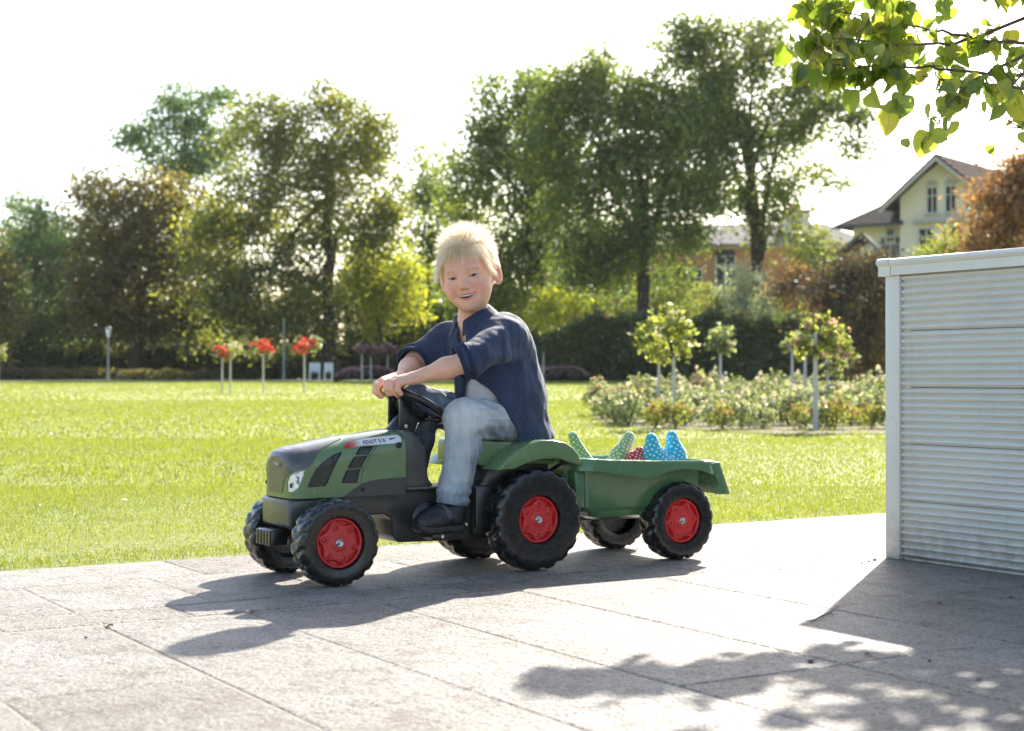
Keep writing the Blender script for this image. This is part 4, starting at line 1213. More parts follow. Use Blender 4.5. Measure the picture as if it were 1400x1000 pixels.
for sd_ in (-1, 1):
    f, rest = take(rest, light_poly, sd_); lamp = patch('headlight', HV, f, -.002, .004, M_LAMP, tractor)
    f, rest = take(rest, win_poly, sd_); patch('side_grille', HV, f, -.006, .002, M_BLACK, tractor)
    for vp in vents:
        f, rest = take(rest, vp, sd_); patch('side_vent', HV, f, -.004, .002, M_BLACK, tractor)
    f, rest = take(rest, stripe_poly, sd_); patch('stripe_sticker', HV, f, .0006, .002, M_STICKER, tractor)
    # lamp bowls behind the lens and a dark bezel
    for (px_, pb, pz, r) in ((-.373, .0925, .272, .0085), (-.385, .080, .256, .0062)):
        M = Matrix.Translation((px_, sd_ * pb, pz)) @ Matrix.Rotation(R(-90), 4, 'Y') @ Matrix.Rotation(R(sd_ * 52), 4, 'X')
        MB().lathe([(r, -.003), (r, .003), (r * .82, .0036), (r * .7, .001), (.0001, .0018)], 18, M).build('lamp_bowl', M_SILVER if r > .007 else M_BLACK, lamp)
    # louvre bars that run on past the vents
    for (s0, s1, z) in ((.250, .346, .3285), (.236, .330, .2945)):
        a0, a1 = -.325 + (s0 - .143), -.325 + (s1 - .143)
        MB().tube([(a0, sd_ * .0982, z), (a1 - .012, sd_ * .0985, z + .0035), (a1, sd_ * .0965, z + .004)], [.0016, .0016, .0006], 6).build('louvre_bar', M_GREEN, tractor)
    for (a, z, r) in ((-.082, .354, .0085), (-.190, .240, .0055)):
        M = Matrix.Translation((a, sd_ * .096, z)) @ Matrix.Rotation(R(-90 * sd_), 4, 'X')
        MB().lathe([(r, -.004), (r, .0035), (r * .75, .0048), (r * .5, .003), (.0001, .003)], 20, M).build('bonnet_plug', M_BLACK, tractor)
    for vp in vents:                                    # thin frames round the vents
        m = MB(); q = [(-.325 + s_ - .143, z_) for s_, z_ in vp]
        for (a0, z0), (a1, z1) in zip(q, q[1:] + q[:1]): m.tube([(a0, sd_ * (flank(a0, z0) + .0005), z0), (a1, sd_ * (flank(a1, z1) + .0005), z1)], .0012, 5)
        m.build('vent_frame', M_DARK, tractor)
    # inner bars of the big side opening
    MB().box((-.268, sd_ * .0925, .292), (.003, .003, .075), Matrix.Rotation(R(-6), 3, 'Y')).box((-.300, sd_ * .0915, .28), (.0025, .003, .06), Matrix.Rotation(R(-8), 3, 'Y')).build('grille_bar', M_DARK, tractor)
patch('bonnet', HV, rest, 0, .008, M_GREEN, tractor)
# raised ribs and grooves on the dark nose
for b in (-.030, -.018, .018, .030):
    MB().tube([(-.3965 + abs(b) * .08, b, .255 + abs(b) * 1.0), (-.3955 + abs(b) * .1, b * 1.15, .300)], .0013, 6).build('nose_rib', M_DARK, tractor)
for b, a0 in ((-.052, -.372), (-.040, -.376), (-.028, -.378)):
    MB().tube([(a0, b, .3455), (a0 + .022, b * .98, .3515)], .0013, 6).build('nose_rib', M_WHITE_STICKER if False else M_NOSE, tractor)
badge = MB().box((-.3955, -.012, .308), (.004, .052, .012)).build('name_badge', M_DARK, tractor, .001)

def text_mesh(s, size, name, mat, parent, M, ext=.0003, shear=0.0, sx=1.0):
    cu = bpy.data.curves.new(name, 'FONT'); cu.body = s; cu.size = size; cu.extrude = ext; cu.align_x = 'CENTER'; cu.align_y = 'CENTER'; cu.shear = shear
    cu.offset = size * .018
    o = bpy.data.objects.new(name, cu); COL.objects.link(o)
    dg = bpy.context.evaluated_depsgraph_get()
    me = bpy.data.meshes.new_from_object(o.evaluated_get(dg))
    bpy.data.objects.remove(o)
    me.transform(Matrix.Diagonal((sx, 1, 1, 1))); me.transform(M)
    return link(name, me, mat, parent)
# lettering sits on the stripe; the stripe slopes with the bonnet flank
for sd_ in (-1, 1):
    o = text_mesh('FENDT 516', .0135, 'lettering', M_INK, tractor, Matrix.Rotation(R(5), 4, 'Z'), .0003, .15, 1.0)
    for v in o.data.vertices:
        x, y, e = v.co
        aa, zz = -.152 + x * (1 if sd_ < 0 else -1), .3650 + y
        if sd_ > 0: zz = .3650 + y - .175 * x
        v.co = (aa, sd_ * (flank(aa, zz) + .0011 + e), zz)
    o.data.update()
    b2 = Matrix.Translation((-.097, sd_ * (flank(-.097, .3705) + .0012), .3705))
    t2 = math.atan2(flank(-.097, .3665) - flank(-.097, .3745), .008)
    m = MB().prism([(-.010, .0025), (.012, .0045), (.004, .0005), (-.004, -.0005), (-.007, -.0040)], -.0004, .0004)
    m.V = [tuple(b2 @ Matrix.Rotation(-t2 if sd_ < 0 else t2, 4, 'X') @ Vector(v)) for v in m.V]
    m.build('arrow_mark', M_INK, tractor)
text_mesh('FENDT', .0085, 'lettering', M_WHITE_STICKER, tractor, Matrix.Translation((-.3979, -.012, .308)) @ Matrix.Rotation(R(-90), 4, 'Z') @ Matrix.Rotation(R(90), 4, 'X'), .0003)
MB().lathe([(.0055, 0), (.0055, .0012), (.0035, .0016), (.0030, .0008), (.0001, .0008)], 18, Matrix.Translation((-.372, -.008, .3475)) @ Matrix.Rotation(R(-28), 4, 'Y')).build('round_emblem', M_SILVER, tractor)

# ---- chassis
MB().prism([(-.398, .150), (-.386, .141), (-.27, .141), (-.235, .160), (-.235, .2195), (-.398, .2195)], -.090, .090).build('front_housing', M_NOSE, tractor, .009, 3)
MB().prism([(-.36, .223), (-.36, .168), (-.115, .168), (-.092, .155), (-.088, .105), (-.072, .090), (.235, .084), (.262, .10), (.262, .236), (-.060, .236), (-.060, .262), (-.36, .262)], -.076, .076).build('chassis', M_DARK, tractor, .006, 3)
MB().prism([(-.064, .226), (.020, .226), (.030, .240), (.012, .262), (.004, .345), (-.018, .372), (-.040, .392), (-.064, .394)], -.092, .092).build('dashboard', M_DARK, tractor, .008, 3)
MB().prism([(.000, .30), (.020, .285), (.026, .30), (.018, .33), (.004, .345)], -.05, .05).build('dash_rear', M_BLACK, tractor, .004)
MB().prism([(.150, .10), (.40, .10), (.40, .300), (.195, .300), (.180, .25), (.150, .225)], -.098, .098).build('rear_body', M_DARK, tractor, .010, 3)
for sd_ in (-1, 1):
    MB().prism([(.150, .12), (.245, .12), (.235, .205), (.215, .235), (.150, .238)], sd_ * .098, sd_ * .110).build('axle_cover', M_DARK, tractor, .005)
    MB().box((-.01, sd_ * .088, .2365), (.10, .03, .006)).build('step_plate', M_NOSE, tractor, .002)
# front ballast with upright ribs
m = MB().box((-.405, 0, .118), (.05, .105, .044))
m.build('front_weight', M_BLACK, tractor, .008, 3)
for k in range(5):
    MB().box((-.4305, -.04 + .02 * k, .118), (.004, .014, .038)).build('weight_rib', M_BLACK, tractor, .0015)
MB().box((-.36, 0, .128), (.07, .05, .022)).build('weight_bracket', M_DARK, tractor, .004)
# ---- seat and mudguards
MB().prism([(.152, .296), (.172, .290), (.40, .290), (.41, .300), (.405, .352), (.372, .360), (.366, .402), (.352, .410), (.336, .404), (.325, .368), (.30, .355), (.21, .358), (.168, .364), (.154, .356)], -.118, .118).build('seat', M_GREEN, tractor, .012, 4)
fend = [(.164, .283), (.180, .285), (.217, .286), (.26, .301), (.312, .311), (.361, .310), (.398, .299), (.430, .290), (.438, .297), (.430, .320), (.410, .340), (.385, .354), (.345, .362), (.300, .362), (.262, .353), (.235, .340), (.205, .322), (.182, .304)]
for sd_ in (-1, 1):
    MB().prism(fend, sd_ * .112, sd_ * .204).build('mudguard', M_GREEN, tractor, .011, 4, 55)
    MB().tube([(.40, sd_ * .10, .27), (.405, sd_ * .15, .292), (.40, sd_ * .185, .300)], .006, 8).build('mudguard_bracket', M_BLACK, tractor)
# ---- steering
SC = Vector((.020, 0, .460)); TILT = Matrix.Rotation(R(29), 4, 'Y')
SM = Matrix.Translation(SC) @ TILT
rim = MB(); nn = 56
ring = []
for j in range(10):
    q = 2 * math.pi * j / 10; ring.append((.088 + .0115 * math.cos(q), .0105 * math.sin(q)))
rim.lathe(ring, nn, SM, closed=True)
sw = rim.build('steering_wheel', M_BLACK, tractor)
sp = MB()
for q in (100, 220, 340):
    d = Vector((math.cos(R(q)), math.sin(R(q)), 0))
    n_ = Vector((-d.y, d.x, 0))
    V = [d * .030 + n_ * .022 + Vector((0, 0, -.036)), d * .030 - n_ * .022 + Vector((0, 0, -.036)), d * .085 - n_ * .015 + Vector((0, 0, -.004)), d * .085 + n_ * .015 + Vector((0, 0, -.004))]
    V += [v + Vector((0, 0, .010)) for v in V]
    sp.add([SM @ v for v in V], [(3, 2, 1, 0), (4, 5, 6, 7), (0, 1, 5, 4), (1, 2, 6, 5), (2, 3, 7, 6), (3, 0, 4, 7)])
sp.build('spokes', M_BLACK, sw, .002)
MB().lathe([(.026, -.046), (.040, -.036), (.052, -.016), (.050, -.010), (.030, -.016), (.0001, -.016)], 28, SM).build('hub', M_BLACK, sw)
MB().tube([(-.034, 0, .375), (-.015, 0, .405), (SM @ Vector((0, 0, -.034)))], [.040, .036, .030], 16).build('steering_column', M_BLACK, tractor)
for sd_ in (-1, 1):
    MB().prism([(-.048, .385), (-.010, .378), (.014, .425), (.0, .445), (-.022, .452), (-.034, .492), (-.047, .490)], sd_ * .030, sd_ * .038).build('column_bracket', M_BLACK, tractor, .002)
    MB().lathe([(.005, -.003), (.005, .002), (.0001, .003)], 12, Matrix.Translation((-.030, sd_ * .038, .402)) @ Matrix.Rotation(R(-90 * sd_), 4, 'X')).build('bolt', M_SILVER, tractor)
# ---- pedals
for sd_, ang in ((-1, 0), (1, 160)):
    M = Matrix.Translation((.012, sd_ * .078, .152)) @ Matrix.Rotation(R(-90 * sd_), 4, 'X')
    MB().lathe([(.046, 0), (.047, .008), (.040, .014), (.022, .016), (.0001, .016)], 28, M).build('crank_disc', M_BLACK, tractor)
    c = Vector((.012 + .042 * math.sin(R(ang)), 0, .152 - .042 * math.cos(R(ang))))
    MB().tube([(c.x, sd_ * .09, c.z), (c.x, sd_ * .17, c.z)], .005, 8).build('pedal_axle', M_SILVER, tractor)
    MB().box((c.x, sd_ * .135, c.z), (.055, .062, .018)).build('pedal', M_BLACK, tractor, .004)

# ---- wheels
def wheel(parent, a, b, R0, wd, nl, side, rr=.066, spin=0.0):
    "side -1: the outer face looks to -b"
    w = empty('wheel', (a, b, R0), 0, parent)
    NA = nl * 14
    prof = [(rr * .98, -.30, 0), (rr * 1.04, -.46, 0), (R0 * .74, -.50, 0), (R0 * .86, -.50, .0), (R0 * .92, -.49, .12), (R0 * .955, -.465, .45), (R0 * .978, -.42, .85), (R0 * .993, -.36, 1),
            (R0, -.24, 1), (R0, -.12, 1), (R0, 0, 1)]
    prof = prof + [(r, -y, k) for r, y, k in prof[-2::-1]]
    V = []; dep = .0048 * R0 / .115
    for i in range(NA):
        th = 2 * math.pi * i / NA
        for r, y, k in prof:
            sgn = -1 if y < 0 else 1
            ph = nl * (th + spin) / (2 * math.pi) + abs(y) * .85 + (.5 if sgn > 0 else 0)
            q = ph % 1.0
            lug = min(1, max(0, (min(q, 1 - q) * 2 - .12) / .42)); lug = lug * lug * (3 - 2 * lug)
            if abs(y) < .05: lug *= .75
            rad = r - dep * k * (1 - lug)
            yy = y * wd - (sgn * (1 - lug) * .004 * min(1, k * 1.5) if .3 < abs(y) else 0) * 1.0
            V.append((rad * math.cos(th), yy * 1.0, rad * math.sin(th)))
    m = len(prof)
    F = [(i * m + j, i * m + j + 1, ((i + 1) % NA) * m + j + 1, ((i + 1) % NA) * m + j) for i in range(NA) for j in range(m - 1)]
    # hollow back wall
    o = len(V)
    for i in range(NA):
        th = 2 * math.pi * i / NA
        for r, y in ((rr * .98, .30), (rr * .9, .05), (rr * .35, .02)): V.append((r * math.cos(th), -side * wd * y, r * math.sin(th)))
    for i in range(NA):
        for j in range(2): F.append((o + i * 3 + j, o + ((i + 1) % NA) * 3 + j, o + ((i + 1) % NA) * 3 + j + 1, o + i * 3 + j + 1))
    me = py_mesh('tyre', V, F)
    bm = bmesh.new(); bm.from_mesh(me); bmesh.ops.recalc_face_normals(bm, faces=bm.faces); bm.to_mesh(me); bm.free()
    me.polygons.foreach_set('use_smooth', [True] * len(me.polygons)); me.set_sharp_from_angle(angle=R(50))
    link('tyre', me, M_TYRE, w)
    # moulded rim: dish, six lobes, bolt bosses
    NP, NR = 120, 40; V = []; F = []
    for j in range(NR + 1):
        r = rr * j / NR * 1.0
        for i in range(NP):
            th = 2 * math.pi * i / NP + spin
            q = r / rr
            h = -.010
            lobe = .80 + .09 * math.cos(6 * th)
            if q < lobe: h += .0115 * min(1, (lobe - q) / .04)
            if .855 < q < .985: h = .0035 * min(1, (q - .855) / .035) * min(1, (.985 - q) / .03) + .0
            if q > .985: h = -.002
            d = min(math.hypot(r * math.cos(th) - rr * .64 * math.cos(k * math.pi / 3), r * math.sin(th) - rr * .64 * math.sin(k * math.pi / 3)) for k in range(6))
            if d < rr * .125: h += .0042 * (1 if d > rr * .055 else .1) * min(1, (rr * .125 - d) / .0012)
            if q < .32: h += .0028 * min(1, (.32 - q) / .03)
            if q < .22: h -= .0016 * min(1, (.22 - q) / .02)
            V.append((r * math.cos(th - spin), side * (wd * .33 + h), r * math.sin(th - spin)))
    for j in range(NR):
        for i in range(NP): F.append((j * NP + i, j * NP + (i + 1) % NP, (j + 1) * NP + (i + 1) % NP, (j + 1) * NP + i))
    me = py_mesh('rim', V, F)
    bm = bmesh.new(); bm.from_mesh(me)
    bmesh.ops.recalc_face_normals(bm, faces=bm.faces)
    if sum(f.normal.y for f in bm.faces) * side < 0: bmesh.ops.reverse_faces(bm, faces=bm.faces)
    bm.to_mesh(me); bm.free()
    me.polygons.foreach_set('use_smooth', [True] * len(me.polygons)); me.set_sharp_from_angle(angle=R(40))
    link('rim', me, M_RED, w)
    M = Matrix.Translation((0, side * (wd * .33 + .001), 0)) @ Matrix.Rotation(R(-90 * side), 4, 'X')
    MB().lathe([(.0105, 0), (.0105, .004), (.009, .0055), (.007, .0045), (.0001, .0045)], 20, M).build('hub_cap', M_SILVER, w)
    MB().lathe([(.0045, 0), (.0045, .009), (.003, .0105), (.0001, .0105)], 6, M).build('axle_nut', M_SILVER, w)
    return w
for sd_ in (-1, 1):
    wheel(tractor, -.300, sd_ * .160, .1125, .076, 17, sd_, spin=.2 + sd_)
    wheel(tractor, .305, sd_ * .158, .1425, .080, 17, sd_, spin=.5 + sd_)
MB().tube([(-.30, -.13, .1125), (-.30, .13, .1125)], .012, 12).build('front_axle', M_DARK, tractor)
MB().tube([(.305, -.13, .1425), (.305, .13, .1425)], .010, 12).build('rear_axle', M_SILVER, tractor)

# ================================================================== TRAILER
trailer = props(empty('toy_trailer', ORI, TH), 'green plastic toy trailer with red rims hitched behind the pedal tractor', 'toy trailer')
def tub():
    NPT = 120
    def loop(a0, a1, hb, rc):
        pts = []
        ca, cb = (a0 + a1) / 2, 0; ha = (a1 - a0) / 2
        seg = [(ha - rc, -hb), (ha, -hb + rc), (ha, hb - rc), (ha - rc, hb), (-ha + rc, hb), (-ha, hb - rc), (-ha, -hb + rc), (-ha + rc, -hb)]
        out = []
        cen = [(ha - rc, -hb + rc, -90), (ha - rc, hb - rc, 0), (-ha + rc, hb - rc, 90), (-ha + rc, -hb + rc, 180)]
        for k, (cx, cy, s0) in enumerate(cen):
            for i in range(8):
                q = R(s0 + 90 * i / 7); out.append((ca + cx + rc * math.cos(q), cy + rc * math.sin(q)))
            nx = cen[(k + 1) % 4]; e = (cx + rc * math.cos(R(s0 + 90)), cy + rc * math.sin(R(s0 + 90))); s = (nx[0] + rc * math.cos(R(nx[2])), nx[1] + rc * math.sin(R(nx[2])))
            for i in range(1, 22): out.append((ca + e[0] + (s[0] - e[0]) * i / 22, e[1] + (s[1] - e[1]) * i / 22))
        return out
    def top(a): return float(np.interp(a, [.43, .55, .75, .94], [.310, .302, .293, .288]))
    def low(a): return float(np.interp(a, [.43, .47, .50, .60, .67, .705, .74, .80, .86, .90, .95], [.272, .272, .269, .254, .244, .249, .262, .268, .262, .250, .246]))
    spec = [(.436, .940, .204, .045, 'low', -.0), (.438, .938, .2025, .045, 'mid', 0), (.441, .935, .199, .043, 'top', -.003), (.446, .930, .195, .040, 'top', 0), (.462, .912, .176, .034, 'top', -.0005), (.466, .908, .172, .032, 'top', -.004),
            (.475, .895, .160, .03, 'abs', .165), (.485, .885, .150, .03, 'abs', .152)]
    und = [(.440, .936, .200, .042, 'low', .0005), (.452, .924, .188, .04, 'top', -.012), (.470, .905, .165, .034, 'abs', .262), (.500, .890, .152, .03, 'abs', .235), (.508, .880, .150, .03, 'abs', .160), (.522, .868, .140, .035, 'abs', .134), (.55, .84, .112, .03, 'abs', .124)]
    def ring(s):
        a0, a1, hb, rc, k, d = s
        out = []
        for a, b in loop(a0, a1, hb, rc):
            z = {'low': low(a) + d, 'top': top(a) + d, 'mid': (low(a) * .45 + top(a) * .55), 'abs': d}[k]
            out.append((a, b, z))
        return out
    rs = [ring(s) for s in und[::-1]] + [ring(s) for s in spec]
    n = len(rs[0]); V = [v for r in rs for v in r]; F = []
    for k in range(len(rs) - 1):
        for i in range(n): F.append((k * n + i, k * n + (i + 1) % n, (k + 1) * n + (i + 1) % n, (k + 1) * n + i))
    F.append(tuple(range(n - 1, -1, -1))); F.append(tuple((len(rs) - 1) * n + i for i in range(n)))
    me = py_mesh('tub', V, F)
    bm = bmesh.new(); bm.from_mesh(me); bmesh.ops.recalc_face_normals(bm, faces=bm.faces); bm.to_mesh(me); bm.free()
    me.polygons.foreach_set('use_smooth', [True] * len(me.polygons)); me.set_sharp_from_angle(angle=R(38))
    link('tub', me, M_GREEN2, trailer)
tub()
# sloping tail flange with side wings
tl = MB()
tl.prism([(.925, .284), (.938, .286), (.976, .186), (.968, .184)], -.196, .196)
tl.build('tailgate', M_GREEN2, trailer, .003)
for sd_ in (-1, 1):
    MB().prism([(.900, .280), (.936, .284), (.976, .186), (.922, .188), (.908, .205), (.935, .212), (.920, .246), (.895, .252)], sd_ * .1955, sd_ * .2005).build('tail_wing', M_GREEN2, trailer, .0015)
MB().prism([(.440, .280), (.474, .280), (.474, .165), (.448, .170)], -.165, .165).build('front_board', M_GREEN2, trailer, .003)
for b in (-.12, -.06, .06, .12):
    MB().box((.441, b, .222), (.008, .012, .09)).build('board_rib', M_GREEN2, trailer, .002)
MB().prism([(.36, .150), (.40, .165), (.48, .150), (.84, .134), (.84, .112), (.46, .112), (.36, .130)], -.03, .03).build('drawbar', M_NOSE, trailer, .006)
MB().tube([(.375, 0, .12), (.375, 0, .185)], .008, 12).build('hitch_pin', M_SILVER, trailer)
MB().box((.805, 0, .120), (.05, .20, .03)).build('axle_block', M_BLACK, trailer, .005)
MB().tube([(.805, -.14, .1145), (.805, .14, .1145)], .009, 12).build('axle', M_SILVER, trailer)
for sd_ in (-1, 1): wheel(trailer, .805, sd_ * .160, .1145, .076, 17, sd_, spin=.9 + sd_)

# ---- soft toys lying in the tub
def dotted(name, col, scale):
    t = NT(name)
    uv = t.new('UVMap').outputs[0]
    d = t.voro(t.mapping(uv, (scale, scale, 1), (0, 0, .6)), 1.0, rand=.0)
    n = t.noise(t.tc(), 60, 4)
    base = t.ramp(n, [(.3, tuple(c * .9 for c in col)), (.7, tuple(min(1, c * 1.08) for c in col))])
    t.set(Base_Color=t.mix(t.ramp(d, [(.22, 1), (.27, 0)]), base, (.72, .74, .70)), Roughness=.85)
    t.b.inputs['Sheen Weight'].default_value = .3
    t.bump(t.noise(t.tc(), 900, 2), .3, .0008)
    return t.m
def soft_toy(name, body, horns, mat, label, h=.0028):
    allp = [body[0]] + [p for q, r in horns for p in q]
    lo = np.min(allp, 0) - .09; hi = np.max(allp, 0) + .06; lo[2] = .15
    def fn(P):
        d = sd_ell(P, body[0], body[1])
        for q, r in horns: d = smin(d, sd_chain(P, q, r, .01), .035)
        d = d + .0012 * vnoise(P, 45, 2)
        return np.maximum(d, .1535 - P[:, 2])
    V, F = surface_nets(fn, lo, hi, h, 2)
    me = fast_mesh(name, V, F, True); box_uv(me)
    o = link(name, me, mat); o.location = ORI; o.rotation_euler = (0, 0, TH)
    return props(o, label, 'soft toy', 'dotted soft toys in the trailer')
soft_toy('soft_toy', ((.855, -.035, .225), (.06, .07, .070)), [([(.826, -.04, .25), (.806, -.045, .30), (.796, -.05, .350)], [.048, .033, .0185]), ([(.905, -.03, .25), (.897, -.035, .30), (.880, -.04, .358)], [.044, .033, .0165])], dotted('blue_dots', (.02, .42, .62), 75), 'bright blue soft toy with white dots, its two tips rising from the trailer tub')
soft_toy('soft_toy', ((.660, .03, .215), (.085, .06, .060)), [([(.630, .03, .23), (.600, .03, .29), (.566, .03, .360)], [.045, .026, .014]), ([(.715, .03, .23), (.740, .03, .30), (.772, .03, .352)], [.045, .030, .0175])], dotted('green_dots', (.27, .40, .14), 85), 'pale green soft toy with white dots, its two tips spread apart in the tub')
soft_toy('soft_toy', ((.775, -.02, .225), (.03, .05, .060)), [([(.775, -.02, .25), (.772, -.02, .28), (.771, -.025, .316)], [.030, .020, .011]), ([(.755, -.02, .25), (.748, -.02, .28), (.742, -.02, .300)], [.025, .016, .010])], dotted('red_dots', (.55, .02, .03), 105), 'small red soft toy with white dots, half hidden between the green and the blue one')
# ================================================================== THE CHILD
def mat_skin():
    t = NT('skin')
    a = t.new('Attribute'); a.attribute_name = 'col'
    v = t.tc()
    mott = t.ramp(t.noise(v, 55, 5, .65), [(.3, (.95, .88, .86)), (.7, (1.05, 1.05, 1.04))])
    t.set(Base_Color=t.mix(1.0, a.outputs['Color'], mott, 'MULTIPLY'), Roughness=.48)
    t.b.inputs['Subsurface Weight'].default_value = .32
    t.b.inputs['Subsurface Radius'].default_value = (1.0, .35, .18)
    t.b.inputs['Subsurface Scale'].default_value = .009
    t.b.inputs['Specular IOR Level'].default_value = .4
    t.bump(t.math('ADD', t.noise(v, 700, 2), t.noise(v, 160, 3)), .14, .0006)
    return t.m
M_SKIN = mat_skin()
def mat_shirt():
    t = NT('shirt_cloth')
    uv = t.new('UVMap').outputs[0]
    k = 172.0
    d = t.voro(t.mapping(uv, (k, k, 1), (0, 0, R(45))), 1.0, rand=.0)
    dot = t.ramp(d, [(.14, 1), (.21, 0)])
    v = t.tc()
    base = t.ramp(t.noise(v, 22, 4), [(.3, (.008, .018, .052)), (.7, (.014, .029, .078))])
    t.set(Base_Color=t.mix(t.math('MULTIPLY', dot, .5), base, (.28, .31, .35)), Roughness=.82)
    t.b.inputs['Sheen Weight'].default_value = .12
    w = t.math('ADD', t.noise(v, 26, 3, .5, .6), t.math('MULTIPLY', t.noise(v, 900, 2), .12))
    t.bump(w, .5, .006)
    return t.m
M_SHIRT = mat_shirt()
M_CUFF = simple('cuff_cloth', (.010, .020, .048), .85, .15, 40, .3, 600, .0008)
M_TEE = simple('white_jersey', (.70, .70, .70), .9, .05, 20, .3, 60, .003)
def mat_denim():
    t = NT('washed_denim')
    v = t.tc()
    a = t.new('Attribute'); a.attribute_name = 'col'
    twill = t.noise(t.mapping(v, (900, 900, 160)), 1.0, 2)
    streak = t.noise(t.mapping(v, (70, 70, 9)), 1.0, 4, .6)
    f = t.math('ADD', a.outputs['Fac'], t.math('MULTIPLY_ADD', streak, .50, -.25))
    f = t.math('ADD', f, t.math('MULTIPLY_ADD', twill, .40, -.20))
    c = t.ramp(f, [(.05, (.045, .060, .080)), (.4, (.17, .21, .25)), (.7, (.40, .43, .43)), (1, (.60, .61, .58))])
    t.set(Base_Color=c, Roughness=.9)
    t.b.inputs['Sheen Weight'].default_value = .1
    t.bump(t.math('ADD', t.noise(v, 34, 4, .55, .8), t.math('MULTIPLY', twill, .15)), .45, .006)
    return t.m
M_DENIM = mat_denim()
M_STITCH = simple('denim_stitch', (.33, .36, .38), .9, .1)
M_SHOE = simple('shoe_upper', (.013, .013, .015), .34, .4, 60, .7, 110, .003)
M_SOLE = simple('shoe_sole', (.018, .018, .019), .5, .25, 40)
M_STRAP = simple('shoe_strap', (.060, .062, .068), .4, .25, 60, .3, 500, .001)
def mat_hair():
    t = NT('blond_hair')
    a = t.new('Attribute'); a.attribute_name = 'tint'
    c = t.ramp(a.outputs['Fac'], [(0, (.73, .57, .36)), (.5, (.95, .86, .68)), (1, (.98, .96, .90))])
    d = t.new('BsdfDiffuse'); tr = t.new('BsdfTranslucent'); g = t.new('BsdfGlossy'); g.inputs['Roughness'].default_value = .35
    g.inputs['Color'].default_value = (.95, .9, .78, 1)
    t.l(c, d.inputs[0]); t.l(c, tr.inputs[0])
    m = t.new('MixShader'); m.inputs[0].default_value = .62; t.l(d.outputs[0], m.inputs[1]); t.l(tr.outputs[0], m.inputs[2])
    m2 = t.new('MixShader'); m2.inputs[0].default_value = .12; t.l(m.outputs[0], m2.inputs[1]); t.l(g.outputs[0], m2.inputs[2])
    t.l(m2.outputs[0], t.out.inputs[0]); t.n.remove(t.b)
    return t.m
M_HAIR = mat_hair()
def mat_eye():
    t = NT('eye')
    s = t.new('SeparateXYZ'); t.l(t.tc('Object'), s.inputs[0])
    r = t.math('SQRT', t.math('ADD', t.math('POWER', s.outputs[0], 2.0), t.math('POWER', s.outputs[2], 2.0)))
    f = t.math('MULTIPLY', r, 100.0)
    c = t.ramp(f, [(.0, (.01, .01, .01)), (.22, (.012, .012, .012)), (.26, (.055, .052, .030)), (.50, (.032, .032, .022)), (.56, (.03, .03, .03)), (.62, (.46, .42, .39))])
    t.set(Base_Color=c, Roughness=.08)
    return t.m
M_EYE = mat_eye()
M_TOOTH = simple('teeth', (.80, .77, .70), .25, .04)
M_BUTTON = simple('button', (.45, .47, .50), .3, .1)

person = empty('person', ORI, TH)
props(person, 'blond young child in navy dotted shirt and pale jeans riding the toy tractor', 'person')

# ---- head frame (x to the viewer's right, -y where the face looks, z up), in metres
HS = 1.06
HEAD_W = Vector((-.121, 4.350, .826))             # world place of the head centre
def w2l(p):
    q = Vector((p.x * CT + p.y * ST, -p.x * ST + p.y * CT, p.z)); return q - Vector((2.0, 3.79, 0))
HC = np.array(w2l(HEAD_W))
HRm = Matrix.Rotation(-TH, 3, 'Z') @ Matrix.Rotation(R(-12), 3, 'Z') @ Matrix.Rotation(R(-9), 3, 'Y') @ Matrix.Rotation(R(3), 3, 'X')
HR = np.array(HRm)
def to_head(P): return ((P - HC) @ HR) / HS
def from_head(p): return Vector(HC) + HRm @ (Vector(p) * HS)

